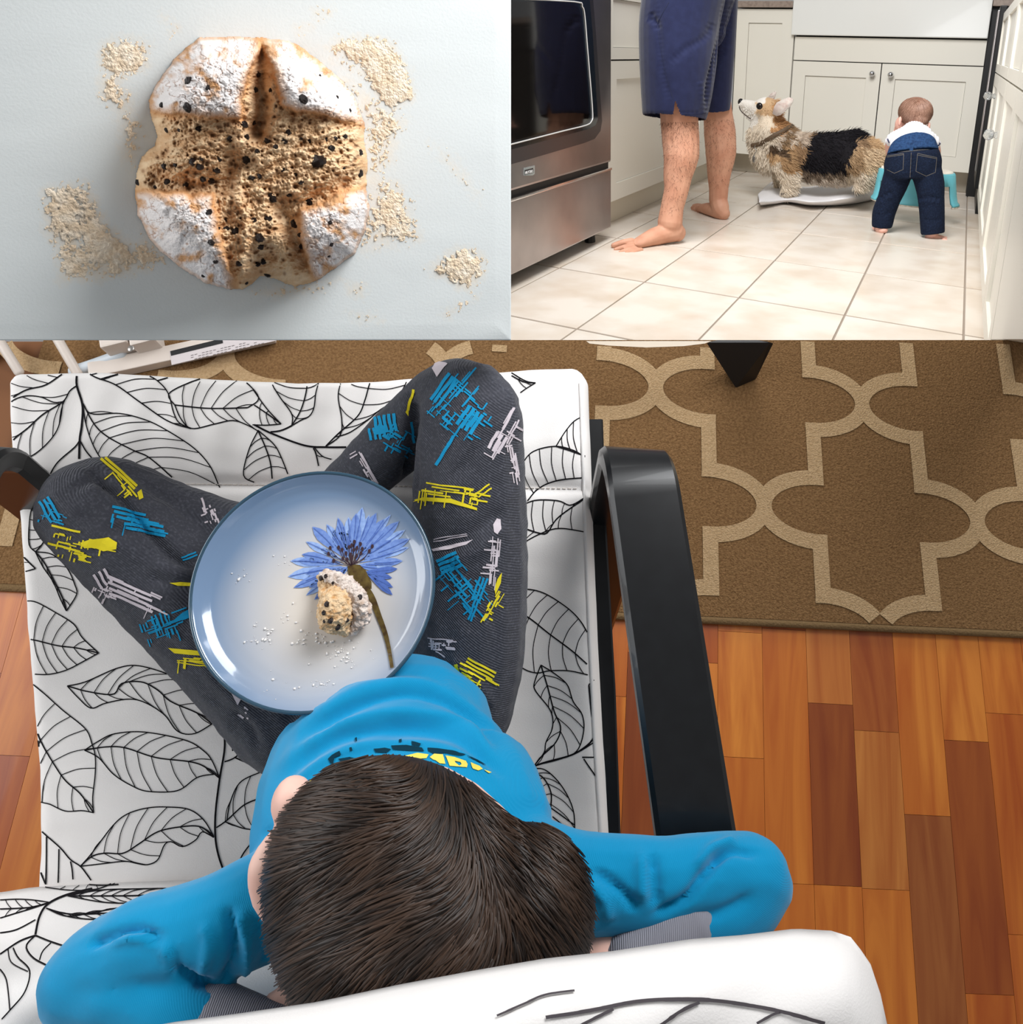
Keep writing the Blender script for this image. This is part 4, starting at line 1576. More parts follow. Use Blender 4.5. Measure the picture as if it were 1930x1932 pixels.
sp = np.array(W(643, 1142, PZ + .017))
scn = root('bread_piece', sp - np.array([0, 0, .016]), 'bitten piece of fruit bread lying on the pale blue plate', 'bread')
crm = mat('bread_crumb_pale', (226, 196, 158), .9, .1, noise=(190, (196, 148, 96), .45, .7), bump=(260, 1.0))
crk = mat('bread_crust_floury', (222, 208, 198), .9, .1, noise=(120, (178, 150, 128), .45, .72), bump=(240, 1.0))
px1 = pxsize(sp, 1)
ex, ey = np.array([1, 0, 0]), np.array([0, 1, 0])
b_ = MB()
b_.ball(np.array(W(634, 1150, PZ + .016)), [ex * 34 * px1, ey * 46 * px1, np.array([0, 0, .017])], 20, 12)
b_.tube([W(606, 1088, PZ + .010), W(618, 1108, PZ + .013), W(630, 1135, PZ + .016)], [8 * px1, 19 * px1, 30 * px1], 14, .55, (0, 0, 1))
b_.ball(np.array(W(645, 1182, PZ + .011)), [ex * 18 * px1, ey * 18 * px1, np.array([0, 0, .010])], 16, 10)
me = remesh(b_, .0011, 2)
cc, nn = co_of(me), no_of(me)
s = np.array([mnoise.fractal(Vector(q) * 190, .7, 2.0, 4) for q in cc]) * .0018 + np.array([mnoise.noise(Vector(q) * 420) for q in cc]) * .0008
cc = cc + nn * s[:, None]
cc[:, 2] = np.maximum(cc[:, 2], PZ + .0004)
set_co(me, cc)
link('crumb', me, crm, scn)
b_ = MB()
b_.tube([W(612, 1084, PZ + .014), W(650, 1100, PZ + .018), W(674, 1130, PZ + .016), W(682, 1160, PZ + .012), W(668, 1190, PZ + .008)], [.004, .0075, .0085, .008, .004], 14)
me = remesh(b_, .0011, 2)
cc, nn = co_of(me), no_of(me)
s = np.array([mnoise.fractal(Vector(q) * 220, .7, 2.0, 4) for q in cc]) * .0022
cc = cc + nn * s[:, None]
cc[:, 2] = np.maximum(cc[:, 2], PZ + .0004)
set_co(me, cc)
link('crust', me, crk, scn)
cur = mat('currant_dark', (34, 22, 20), .35, .4, bump=(500, .6))
trn = bvh(*[o for o in scn.children])
for x, y, r in ((606, 1090, 5), (615, 1087, 4), (616, 1140, 5), (611, 1156, 4), (624, 1171, 5), (637, 1183, 5.5), (678, 1127, 6), (612, 1172, 3.5), (655, 1170, 3.5), (668, 1200, 3), (628, 1100, 3)):
    p, n = cast(trn, x, y, 0)
    if p is not None:
        rr = pxsize(p, r)
        lumpy('currant', np.array(p), (rr, rr * 1.2, rr * .7), rr * .3, 300, cur, scn, 10)
cb = MB()
for cx0, cy0, sx, sy, n in ((505, 1190, 5, 6, 14), (452, 1092, 9, 8, 12), (487, 1208, 14, 5, 16), (600, 1206, 22, 7, 26), (648, 1235, 16, 10, 34), (605, 1292, 14, 6, 16), (540, 1165, 6, 4, 5), (560, 1240, 60, 50, 30), (640, 1222, 30, 12, 14), (480, 1180, 3, 3, 5), (534, 1055, 12, 8, 5)):
    for k in range(n):
        x, y = cx0 + rng.normal() * sx, cy0 + rng.normal() * sy
        p, nn_ = cast(trd, x, y, 0.0004)
        if p is None:
            continue
        r_ = 0.0003 + 0.0009 * rng.random() ** 2
        cb.ball(np.array(p), (r_ * rng.uniform(.7, 1.4), r_ * rng.uniform(.7, 1.4), r_ * .7), 5, 3)
o = cb.build('bread_crumbs', mat('white_crumb', (240, 236, 232), .8), None, True)
tag(o, 'tiny white crumbs scattered over the pale blue plate', 'crumbs', None, 'stuff')
# ================================================================== KITCHEN
cabm = mat('cream_lacquer', (226, 222, 211), 0.35, 0.4)
cabd = mat('shadow_gap', (30, 29, 28), 0.8)
toem = mat('toe_kick_cream', (212, 204, 188), 0.5)
tilem = mat('beige_tile', (222, 213, 202), 0.28, 0.45, noise=(6, (204, 188, 170), 0.42, 0.75, 6), bump=(60, 0.05))
for nd in list(tilem.node_tree.nodes):      # every tile its own marbling
    if nd.type == 'TEX_NOISE':
        n_ = tilem.node_tree
        oi = n_.nodes.new('ShaderNodeObjectInfo')
        vm = n_.nodes.new('ShaderNodeVectorMath')
        vm.operation = 'ADD'
        tcn = [q for q in n_.nodes if q.type == 'TEX_COORD'][0]
        mu = n_.nodes.new('ShaderNodeMath')
        mu.operation = 'MULTIPLY'
        mu.inputs[1].default_value = 40
        n_.links.new(oi.outputs['Random'], mu.inputs[0])
        n_.links.new(tcn.outputs['Object'], vm.inputs[0])
        n_.links.new(mu.outputs[0], vm.inputs[1])
        n_.links.new(vm.outputs[0], nd.inputs['Vector'])
grout = mat('grout', (150, 138, 126), 0.9)
TX, TY = 0.3375, 0.572
kf = MB().kbox(-0.75, 1.6, -1.05, 3.4, -0.05, -0.004).build('floor', grout, None, False)
tag(kf, 'beige ceramic tile floor of the kitchen', None, None, 'structure')
g = 0.003
t0 = None
for i in range(-2, 5):
    for j in range(-2, 6):
        x0, y0 = i * TX, j * TY
        c = KP(x0 + TX / 2, y0 + TY / 2, 0)
        if i == -2 and j < 0:
            pass
        if t0 is None:
            m_ = MB()
            b_ = [np.array(KP(x0 + dx, y0 + dy, z)) - c for z in (-0.006, 0.0) for dx, dy in ((g, 2 * g), (TX - g, 2 * g), (TX - g, TY - 2 * g), (g, TY - 2 * g))]
            m_.hexa(b_)
            o = m_.build('tile', tilem, kf, False, 0.0015)
            t0 = o
        else:
            o = bpy.data.objects.new('tile', t0.data)
            COL.objects.link(o)
            o.parent = kf
        o.location = c


def kq(name, m, parent, x0, x1, y0, y1, z0, z1, bev=0.0015):
    return MB().kbox(x0, x1, y0, y1, z0, z1).build(name, m, parent, False, bev)


def shaker_y(parent, x0, x1, z0, z1, yf, fw=0.065, name='door'):
    """panel door whose face looks along -y"""
    m = MB()
    t = 0.02
    m.kbox(x0, x0 + fw, yf, yf + t, z0, z1).kbox(x1 - fw, x1, yf, yf + t, z0, z1)
    m.kbox(x0 + fw, x1 - fw, yf, yf + t, z1 - fw, z1).kbox(x0 + fw, x1 - fw, yf, yf + t, z0, z0 + fw)
    d = m.build(name, cabm, parent, False)
    kq('panel', cabm, d, x0 + fw + .0012, x1 - fw - .0012, yf + .009, yf + .018, z0 + fw + .0012, z1 - fw - .0012, 0)
    return d


def shaker_x(parent, y0, y1, z0, z1, xf, fw=0.065, name='door', sgn=1):
    """panel door whose face looks along +x (sgn 1) or -x"""
    m = MB()
    xa, xb = (xf - .02, xf) if sgn > 0 else (xf, xf + .02)
    fy = fw * 1.7
    m.kbox(xa, xb, y0, y0 + fy, z0, z1).kbox(xa, xb, y1 - fy, y1, z0, z1)
    m.kbox(xa, xb, y0 + fy, y1 - fy, z1 - fw, z1).kbox(xa, xb, y0 + fy, y1 - fy, z0, z0 + fw)
    d = m.build(name, cabm, parent, False)
    pa, pb = (xf - .018, xf - .009) if sgn > 0 else (xf + .009, xf + .018)
    kq('panel', cabm, d, pa, pb, y0 + fy + .002, y1 - fy - .002, z0 + fw + .0012, z1 - fw - .0012, 0)
    return d


YB = 2.76                                     # plane of the doors under the sink
YT = 2.93
xsk0 = K(1496, 118, y=YB)[0]
xsk1 = K(1857, 121, y=YB)[0]
xmid = K(1664, 119, y=YB)[0]
zdt = K(1600, 117, y=YB)[2]
zdb = K(1600, 307, y=YB)[2]
zft = K(1600, 71, y=YB)[2]
zst = K(1600, -25, y=YB)[2]
x_cor = K(1385, 200, y=YB)[0]
# base cabinet under the sink
sc_ = root('base_cabinet', KP((xsk0 + xsk1) / 2, YB + .25, 0), 'wide cream base cabinet with two panelled doors under the white sink', 'cabinet')
kq('body', cabm, sc_, xsk0 + .004, xsk1 - .002, YB + .022, YB + .5, zdb + .003, zft, 0)
kq('gap_shadow', cabd, sc_, xsk0 + .006, xsk1 - .004, YB + .0205, YB + .0222, zdb + .004, zft + .012, 0)
kq('toe_kick', toem, sc_, xsk0, xsk1, YT, YT + .02, 0.0, zdb + .01)
kq('top_rail', cabm, sc_, xsk0 + .002, xsk1 - .002, YB, YB + .02, zdt + .002, zft)
chrome = mat('chrome', (210, 210, 212), .12, .5, 1.0)
for a, b, kx in ((xsk0 + .002, xmid - .003, (1645, 139)), (xmid + .003, xsk1 - .002, (1680, 141))):
    d = shaker_y(sc_, a, b, zdb, zdt - .003, YB, .078)
    kp = K(*kx, y=YB - .03)
    k_ = MB()
    k_.ball(KP(kp[0], kp[1], kp[2]), (.0165, .0165, .0165), 14, 9)
    k_.tube([KP(kp[0], kp[1], kp[2]), KP(kp[0], YB, kp[2])], [.007, .009], 10, sub=1)
    k_.build('knob', chrome, d, True)
# farmhouse sink
sk = root('sink', KP((xsk0 + xsk1) / 2, YB + .2, zft), 'white apron-front sink set above the panelled doors', 'sink')
wh = mat('white_porcelain', (228, 228, 224), .15, .5, coat=.3)
xs0, xs1 = K(1494, 40, y=YB - .03)[0], K(1868, 40, y=YB - .03)[0]
kq('apron', wh, sk, xs0, xs1, YB - .03, YB + .03, zft + .008, zst + .06, .006)
for a, b, c, d_ in ((xs0, xs0 + .03, YB + .03, YB + .5), (xs1 - .03, xs1, YB + .03, YB + .5), (xs0 + .03, xs1 - .03, YB + .47, YB + .5)):
    kq('basin_wall', wh, sk, a, b, c, d_, zft + .03, zst + .06, .004)
kq('basin_floor', wh, sk, xs0 + .03, xs1 - .03, YB + .03, YB + .47, zft + .03, zft + .05, 0)
# corner cabinet between the sink and the stove side
XL = -0.425
cc_ = root('base_cabinet', KP(-.25, YB + .3, 0), 'narrow cream corner cabinet beside the sink, behind the dog', 'cabinet')
kq('body', cabm, cc_, XL, xsk0 - .004, YB + .022, YB + .5, zdb + .003, .955, 0)
kq('gap_shadow', cabd, cc_, XL + .002, xsk0 - .006, YB + .0205, YB + .0222, zdb + .004, .95, 0)
kq('toe_kick', toem, cc_, XL - .06, xsk0 - .002, YT, YT + .02, 0, zdb + .01)
shaker_y(cc_, XL + .012, xsk0 - .006, zdb, K(1440, 17, y=YB)[2], YB, .075)
zct = K(1440, 14, y=YB - .02)[2]
cnt = mat('grey_brown_stone', (150, 134, 122), .35, .45, noise=(60, (128, 112, 102), .4, .7))
o = kq('countertop', cnt, None, XL - .5, xs0 - .002, YB - .025, YB + .56, zct, zct + .035, .003)
tag(o, 'grey-brown stone countertop left of the white sink', 'countertop')
o = kq('countertop', cnt, None, xs1 + .002, 1.55, YB - .035, YB + .56, zct + .01, zct + .045, .003)
tag(o, 'grey-brown stone countertop right of the white sink', 'countertop')
# left run of cabinets behind the man
yA, yE = K(1146, 250, x=XL)[1] - .02, K(1330, 260, x=XL)[1]
zl = K(1200, 362, x=XL)[2]
zg = K(1170, 113.5, x=XL)[2]
lc = root('base_cabinet', KP(-.6, 1.4, 0), 'cream drawer cabinet between the stove and the corner, behind the man', 'cabinet')
kq('body', cabm, lc, -.98, XL - .022, yA, yE, zl + .004, .955, 0)
kq('gap_shadow', cabd, lc, XL - .0222, XL - .0205, yA + .004, yE - .004, zl + .004, .95, 0)
kq('toe_kick', toem, lc, -.505, -.485, yA - .1, 2.93, 0, zl + .02)
shaker_x(lc, yA + .004, yE - .004, zl, zg - .003, XL, .07)
shaker_x(lc, yA + .004, yE - .004, zg + .003, .95, XL, .045, 'drawer')
lc2 = root('base_cabinet', KP(-.6, 2.5, 0), 'plain cream filler cabinet in the far corner behind the man', 'cabinet')
kq('body', cabm, lc2, -.98, XL - .022, yE + .003, YB + .02, zl + .004, .955, 0)
kq('front_panel', cabm, lc2, XL - .02, XL, yE + .005, YB - .004, zl, .95)
# stove
XR = -0.350
st_ = root('stove', KP(-.65, .0, 0), 'stainless steel stove with a black glass oven door beside the cream cabinets', 'stove')
steel = mat('brushed_steel', (178, 170, 168), .28, .5, .95, noise=(5, (160, 153, 152), .35, .7))
yR = K(1153, 428, x=XR)[1]
yS = -0.72
zgap0, zgap1 = K(1080, 337, x=XR)[2], K(1080, 330, x=XR)[2]
kq('body', mat('stove_side', (70, 68, 68), .4, .5, .6), st_, -.98, XR - .035, yS, yR - .006, .045, .95, .003)
kq('drawer', steel, st_, XR - .035, XR, yS, yR, .048, zgap0 - .004, .006)
kq('drawer_lip', mat('lip_chrome', (225, 222, 222), .15, .5, 1.0), st_, XR - .01, XR + .006, yS, yR - .004, zgap0 - .012, zgap0 - .002, .003)
kq('gap', mat('stove_black', (10, 10, 11), .5), st_, XR - .04, XR - .012, yS, yR - .004, zgap0 - .004, zgap1 + .008, 0)
dr = kq('oven_door', steel, st_, XR - .035, XR, yS, yR, zgap1 + .006, .93, .008)


def xpoly(pts, xx, name, m, parent, thick=.004):
    """flat plate on the plane x = xx from pixel outline"""
    q = [K(px, py, x=xx) for px, py in pts]
    n = len(q)
    v = [KP(xx, a[1], a[2]) for a in q] + [KP(xx - thick, a[1], a[2]) for a in q]
    return mesh(name, v, [tuple(range(n)), tuple(range(2 * n - 1, n - 1, -1))] + [(i, (i + 1) % n, n + (i + 1) % n, n + i) for i in range(n)], m, parent, False)


frp = [(900, -30), (1108, -30), (1117, 60), (1127, 190), (1130, 228), (1128, 243), (1118, 256), (1100, 263), (1000, 292), (900, 318)]
xpoly([(900, -40), (1116, -40), (1124, 60), (1133, 190), (1136, 228), (1133, 247), (1122, 262), (1102, 270), (1000, 300), (900, 328)], XR + .002, 'window_surround', mat('steel_dark', (96, 92, 94), .3, .5, .9), dr, .006)
xpoly([(900, -30), (1110, -30), (1118, 60), (1126, 190), (1128, 225), (1124, 236), (1112, 243), (1000, 273), (900, 298)], XR + .003, 'window_frame', mat('frame_black', (20, 26, 31), .12, .5), dr, .006)
tr_pts = [(900, -5), (1080, 3), (1096, 12), (1101, 30), (1106, 90), (1112, 160), (1116, 215), (1114, 228), (1104, 236), (1060, 247), (966, 271), (900, 287)]
gl = [(900, 0), (1078, 6), (1092, 14), (1097, 31), (1102, 90), (1108, 160), (1112, 213), (1110, 224), (1101, 232), (1060, 242), (966, 266), (900, 281)]
xpoly(gl, XR + .0045, 'window_glass', mat('oven_glass', (12, 9, 8), .06, .5), dr, .004)
MB().tube([KP(XR + .005, *K(a, b, x=XR)[1:]) for a, b in tr_pts], .0022, 6, sub=3).build('window_trim', mat('trim_white', (226, 226, 226), .25, .5, .2), dr, True)
bdg = xpoly([(988, 317), (1009, 312), (1009, 328), (1005, 331), (988, 331)], XR + .003, 'badge', mat('badge_silver', (215, 215, 215), .2, .5, .8), dr, .004)
xpoly([(990, 321), (1006, 317), (1006, 326), (990, 330)], XR + .0036, 'badge_field', mat('badge_dark', (36, 34, 36), .3), bdg, .002)
# the six letters of the badge, as thin strokes
LET = {'M': [[(0, 0), (0, 1), (.5, .35), (1, 1), (1, 0)]], 'A': [[(0, 0), (.5, 1), (1, 0)], [(.22, .4), (.78, .4)]], 'Y': [[(0, 1), (.5, .5), (1, 1)], [(.5, .5), (.5, 0)]],
       'T': [[(0, 1), (1, 1)], [(.5, 1), (.5, 0)]], 'G': [[(1, .85), (.6, 1), (0, .7), (0, .3), (.5, 0), (1, .2), (1, .5), (.6, .5)]]}
lt = MB()
for k, ch_ in enumerate('MAYTAG'):
    for stroke in LET[ch_]:
        P_ = []
        for a, b in stroke:
            px_ = 991.2 + k * 2.35 + a * 1.75
            py_ = 329.0 - (px_ - 990) * .25 - b * 5.0
            q = K(px_, py_, x=XR + .0045)
            P_.append(KP(XR + .0045, q[1], q[2]))
        lt.tube(P_, .0009, 4, sub=1, round_ends=False)
lt.build('badge_lettering', mat('letter_white', (235, 235, 235), .4), bdg, False)
for yy in (yR - .09, -.45):
    c = [KP(XR - .06 + .022 * math.cos(w), yy + .03 * math.sin(w), 0) for w in angs(10)]
    MB().loft([c, [KP(XR - .06 + .018 * math.cos(w), yy + .026 * math.sin(w), .046) for w in angs(10)]]).build('foot', mat('rubber', (14, 14, 15), .6), st_, False)
kq('cooktop', mat('frame_black', (20, 26, 31), .12, .5), st_, -.98, XR - .01, yS, yR, .95, .968, .003)
# right run of cabinets, close to the lens
XC = 1.047
rc = root('base_cabinet', KP(1.3, .9, 0), 'bright cream cabinet run in the right foreground with glass knobs', 'cabinet')
y0r, y1r = -0.62, 2.15
kq('body', cabm, rc, XC + .022, XC + .5, y0r, y1r, .09, .93, 0)
kq('gap_shadow', cabd, rc, XC + .0205, XC + .0222, y0r + .01, y1r - .01, .1, .92, 0)
kq('toe_kick', toem, rc, XC + .03, XC + .05, y0r, y1r, 0, .1)
zr1 = K(1895, 149, x=XC)[2]
zr2 = K(1890, 75, x=XC)[2]
zr1 = min(max(zr1, .55), .72)
ysp = [y0r, -.1, .62, 1.4, y1r]
glassm = mat('clear_glass', (240, 243, 244), .03, .5, 0, trans=0.9)
for a, b in zip(ysp[:-1], ysp[1:]):
    shaker_x(rc, a + .004, b - .004, .1, zr1 - .003, XC, .05, 'door', -1)
    shaker_x(rc, a + .004, b - .004, zr1 + .003, .915, XC, .035, 'drawer', -1)


def glass_knob(px, py, yk, sc_k):
    q = K(px, py, y=yk)
    b0 = np.array(KP(XC, yk, q[2]))
    t = unit(np.array(KP(XC - .1, yk, q[2])) - b0)
    ln = max(XC - q[0], .02) + .012
    m = MB()
    m.tube([b0, b0 + t * ln * .35, b0 + t * ln * .6], [.010 * sc_k, .006 * sc_k, .008 * sc_k], 10, sub=2)
    m.ball(b0 + t * ln * .8, (.016 * sc_k, .016 * sc_k, .016 * sc_k), 8, 6)
    return m.build('knob', glassm, rc, False)


# nearest front of the run, sloped off where the living-room set begins
def zcut(yy):
    lo_, hi_ = 0.0, .9
    for _ in range(40):
        mid_ = (lo_ + hi_) / 2
        if w2px(KP(XC, yy, mid_))[1] > 640:
            lo_ = mid_
        else:
            hi_ = mid_
    return hi_


prof_n = [(y0r - .006, .93), (-1.34, .93)] + [(yy, zcut(yy)) for yy in (-1.34, -1.2, -1.05, -.9, -.78, y0r - .006)]
v = [KP(XC, a, b) for a, b in prof_n] + [KP(XC + .05, a, b) for a, b in prof_n]
k = len(prof_n)
mesh('near_panel', v, [tuple(range(k)), tuple(range(2 * k - 1, k - 1, -1))] + [(i, (i + 1) % k, k + (i + 1) % k, k + i) for i in range(k)], cabm, rc, False)
glass_knob(1866, 181, 1.75, 1.15)
glass_knob(1882, 255, .75, 1.2)
# dishwasher edge at the far end of the right run
dw = root('dishwasher', KP(1.3, 2.45, 0), 'black dishwasher edge between the sink cabinet and the right cabinets', 'dishwasher')
kq('door', mat('stove_black', (10, 10, 11), .5), dw, 1.030, 1.06, 2.17, 2.735, .12, .95, .004)
kq('side_panel', mat('stove_black', (10, 10, 11), .5), dw, xsk1 + .001, 1.5, YB + .002, YB + .5, 0, .955, 0)
kq('toe_panel', mat('stove_black', (10, 10, 11), .5), dw, 1.05, 1.08, 2.17, 2.9, 0, .12, 0)
kq('body', mat('stove_side', (70, 68, 68), .4, .5, .6), dw, 1.06, 1.5, 2.17, 2.735, .1, .93, 0)
kq('handle_strip', steel, dw, 1.022, 1.03, 2.20, 2.26, .2, .93, .002)

# ------------------------------------------------------------------ standing man
man = root('person', KP(-.1, .9, 0), 'barefoot standing man in navy shorts seen from the waist down', 'person')


def KT(mb, pts, seg=14, flat=None, ref=None, sub=5, ends=True):
    """tube from (px, py, kitchen depth, radius in px)"""
    P = [KW(p[0], p[1], y=p[2]) for p in pts]
    R = [pxsize(P[i], pts[i][3]) for i in range(len(pts))]
    mb.tube(P, R, seg, flat, ref, ends, sub)
    return mb


KX, KY, KZ = RWC @ KB[:, 0], RWC @ KB[:, 1], RWC @ KB[:, 2]
mskin = mat('man_skin', (206, 156, 130), 0.55, 0.3, noise=(14, (190, 134, 108), 0.35, 0.7), bump=(220, .08))
mb = MB()
KT(mb, [(1300, -60, .76, 50), (1286, 60, .72, 48), (1280, 150, .67, 44), (1281, 215, .66, 36), (1284, 262, .66, 35.5), (1285, 295, .65, 34), (1279, 330, .64, 28), (1276, 358, .63, 23.5), (1268, 392, .62, 22), (1264, 420, .61, 24)])
KT(mb, [(1345, -60, 1.22, 30), (1350, 60, 1.24, 28), (1352, 150, 1.25, 24), (1354, 208, 1.26, 27), (1358, 250, 1.27, 30), (1360, 290, 1.27, 29), (1357, 325, 1.27, 23), (1356, 355, 1.27, 18.5), (1355, 378, 1.27, 17.5)])


def kfoot(heel, mid, ball, toes, r, lat):
    """heel, mid, ball: (px,py,y,r px); toes: list of (px,py,y,r)"""
    KT(mb, [heel, mid, ball], 14, [1.0, .9, .62], KZ, 5)
    for a, b in toes:
        KT(mb, [a, ((a[0] + b[0]) / 2, (a[1] + b[1]) / 2 - .8, (a[2] + b[2]) / 2, a[3]), b], 8, None, None, 3)


KT(mb, [(1272, 436, .63, 21), (1278, 440, .645, 17)], 12)
kfoot((1268, 437, .62, 20), (1234, 447, .55, 19), (1204, 459, .47, 15.5), [((1192, 455, .45, 7), (1157, 463.5, .40, 5.4)), ((1194, 463, .43, 5.2), (1160, 471, .37, 3.5)), ((1198, 468, .42, 4.8), (1169, 476, .355, 3.4)), ((1203, 471, .42, 4.8), (1181, 478, .36, 3.3)), ((1210, 471.5, .43, 4.8), (1194, 477.5, .38, 3.2))], 1, 1)
KT(mb, [(1356, 380, 1.27, 17), (1360, 396, 1.25, 17), (1365, 404, 1.245, 13)], 12)
kfoot((1358, 399, 1.25, 15), (1336, 394, 1.31, 13), (1322, 393, 1.36, 11), [((1322, 389, 1.39, 5), (1309, 389, 1.42, 4.2)), ((1320, 391, 1.37, 4.4), (1306, 392, 1.40, 3.6)), ((1320, 394, 1.36, 4), (1307, 395.5, 1.38, 3.2)), ((1321, 397, 1.35, 3.8), (1311, 399, 1.36, 3)), ((1324, 399, 1.34, 3.8), (1316, 402.5, 1.34, 2.9))], 1, 1)
KT(mb, [(1318, -62, .98, 78), (1318, -90, .98, 76)], 16, .7, KY)
me = remesh(mb, .0042, 2)
mbody = link('body', me, mskin, man)
trm = bvh(mbody)
lh = MB()
for k in range(1500):
    far = rng.random() < .32
    x = rng.uniform(1328, 1390) if far else rng.uniform(1246, 1322)
    y = 225 + 130 * rng.random() ** 1.5 if far else 230 + 175 * rng.random() ** 1.6
    p, n = cast(trm, x, y, 0)
    if p is None:
        continue
    d = np.array(n) * .35 - KZ * .7 + rng.normal(size=3) * .35
    d = unit(d) * rng.uniform(.008, .018)
    s_ = unit(np.cross(d, np.array(p) - CAMPOS)) * .00042
    lh.add([np.array(p) - s_, np.array(p) + s_, np.array(p) + d], [(0, 1, 2)])
o = lh.build('leg_hair', mat('leg_hair_brown', (92, 58, 42), .7), mbody, False)
o['kind'] = 'stuff'
navy = mat('navy_jersey', (26, 31, 62), 0.8, 0.15, noise=(40, (31, 37, 70), .35, .7), bump=(500, .1), sheen=.2)
sh = MB()
KT(sh, [(1300, -75, .74, 82), (1290, -10, .72, 79), (1281, 50, .70, 76), (1279, 120, .68, 73), (1276, 180, .67, 67), (1272, 222, .66, 60)], 28, None, None, 5, False)
KT(sh, [(1338, -75, 1.12, 58), (1344, 0, 1.14, 49), (1350, 60, 1.18, 39), (1351, 140, 1.2, 32), (1352, 209, 1.22, 25)], 24, None, None, 5, False)
KT(sh, [(1322, -60, .95, 70), (1324, 10, .96, 62), (1330, 60, .96, 40)], 20)
me = remesh(sh, .005, 5)
crease(me, [([(1240, 0), (1243, 60), (1250, 130), (1262, 190)], 7, -.004), ([(1345, 40), (1330, 70), (1290, 95), (1262, 120)], 8, -.006), ([(1370, 0), (1362, 60), (1350, 110), (1336, 170), (1332, 215)], 6, -.016),
            ([(1382, 0), (1374, 50), (1362, 110)], 5, -.008), ([(1225, 20), (1236, 40), (1240, 60)], 6, -.008), ([(1320, 150), (1328, 190), (1330, 220)], 7, .005),
            ([(1240, 45), (1228, 38), (1218, 34)], 5, -.008), ([(1215, 214), (1270, 213), (1330, 212)], 3, -.003)])
bm = bmesh.new()
bm.from_mesh(me)
kill = []
slit = [(1274, 189), (1288, 226), (1268, 230), (1268, 220)]
for f in bm.faces:
    c = f.calc_center_median()
    x, y, d = w2px(c)
    v_ = np.array(c) - CAMPOS
    if inpoly(x, y, slit) and np.dot(v_, np.array(f.normal)) < 0 and d < 3.2:
        kill.append(f)
    elif np.dot(np.array(f.normal), KZ) < -.82 and y > 195:
        kill.append(f)
bmesh.ops.delete(bm, geom=kill, context='FACES')
bm.to_mesh(me)
bm.free()
shorts = link('shorts', me, navy, man)
trw = bvh(shorts)
sm_ = MB()
for q in ([(1241, 45), (1243, 70), (1254, 130), (1270, 187)], [(1240, 46), (1250, 25), (1262, 4)], [(1213, 219), (1240, 218), (1266, 217)], [(1289, 214), (1310, 215), (1331, 214)]):
    ribbon(sm_, trw, q, 1.4, .001, 5)
sm_.build('seam', mat('navy_dark', (24, 30, 60), .8), shorts, False)['kind'] = 'stuff'

# ------------------------------------------------------------------ towel
q5 = lambda p: (1380 + p[0] / 6.03, 160 + p[1] / 6.03)
tow_top = [(300, 1240), (480, 1092), (640, 1130), (860, 1160), (1100, 1120), (1400, 1100), (1720, 1062)]
tow_bot = [(330, 1376), (470, 1362), (650, 1342), (900, 1376), (1250, 1372), (1500, 1336), (1740, 1270)]
TTp, TBp = spline2([q5(p) for p in tow_top], 1), spline2([q5(p) for p in tow_bot], 1)
NU, NV = 90, 36
vs_ = []
for j in range(NV + 1):
    v = j / NV
    for i in range(NU + 1):
        u = i / NU
        a, b = at_t(TBp, u), at_t(TTp, u)
        x, y = a * (1 - v) + b * v
        roll = math.sin(min(v / .34, 1) * math.pi / 2) ** .7
        z = .045 * roll  + .003 * math.sin(u * 17 + v * 5) * roll + .004 * math.sin(u * 7 - v * 9) * roll
        z += .035 * math.exp(-((u - .78) / .2) ** 2) * v
        z *= 1 if v < .93 else (1 - (v - .93) / .07 * .6)
        vs_.append(KW(x, y, z=max(z, .001)))
fs_ = []
for j in range(NV):
    for i in range(NU):
        a = j * (NU + 1) + i
        fs_.append((a, a + 1, a + NU + 2, a + NU + 1))
tw = mesh('towel', vs_, fs_, mat('white_terry', (232, 230, 232), .9, .1, bump=(260, .35), sheen=.2), None)
md = tw.modifiers.new('thickness', 'SOLIDIFY')
md.thickness = .006
md.offset = -1
tag(tw, 'crumpled white towel on the tile floor under the dog', 'towel')

# ------------------------------------------------------------------ corgi
dog = root('dog', KW(1490, 365, z=0), 'tricolour corgi standing on the towel and looking up at the man', 'dog')
YD = K(1487, 368, z=.048)[1]


def D5(mb, pts, seg=16, sub=5, dy=0.0, flat=None):
    P, R = [], []
    for p in pts:
        x, y = q5(p)
        w = KW(x, y, y=YD + dy + (p[3] if len(p) > 3 else 0))
        P.append(w)
        R.append(pxsize(w, p[2] / 6.03))
    mb.tube(P, R, seg, flat, KY if flat is not None else None, True, sub)


d_ = MB()
D5(d_, [(400, 830, 150), (560, 800, 225), (760, 800, 245), (950, 825, 262), (1180, 835, 284), (1400, 810, 288), (1520, 815, 200)], 22, 5, .10, .86)
D5(d_, [(620, 700, 200), (520, 610, 190), (430, 500, 165), (400, 400, 140)], 18, 5, .10)
D5(d_, [(440, 300, 128), (380, 275, 132), (330, 300, 122)], 16, 4, .10)
D5(d_, [(360, 300, 105), (250, 265, 82), (170, 232, 62), (118, 212, 46)], 14, 5, .10)
D5(d_, [(300, 360, 95), (230, 335, 60), (150, 290, 40)], 12, 4, .10)
D5(d_, [(380, 420, 140), (330, 520, 140), (330, 640, 130), (380, 760, 150)], 14, 4, .10)
D5(d_, [(600, 880, 140), (640, 1010, 112), (655, 1100, 92), (650, 1185, 80), (615, 1225, 66)], 14, 5, .0)
D5(d_, [(560, 900, 130), (560, 1040, 90), (545, 1140, 70), (525, 1205, 56)], 12, 5, .22)
D5(d_, [(1480, 830, 235), (1520, 930, 205), (1510, 1040, 140), (1480, 1120, 80), (1440, 1150, 60)], 16, 5, .0)
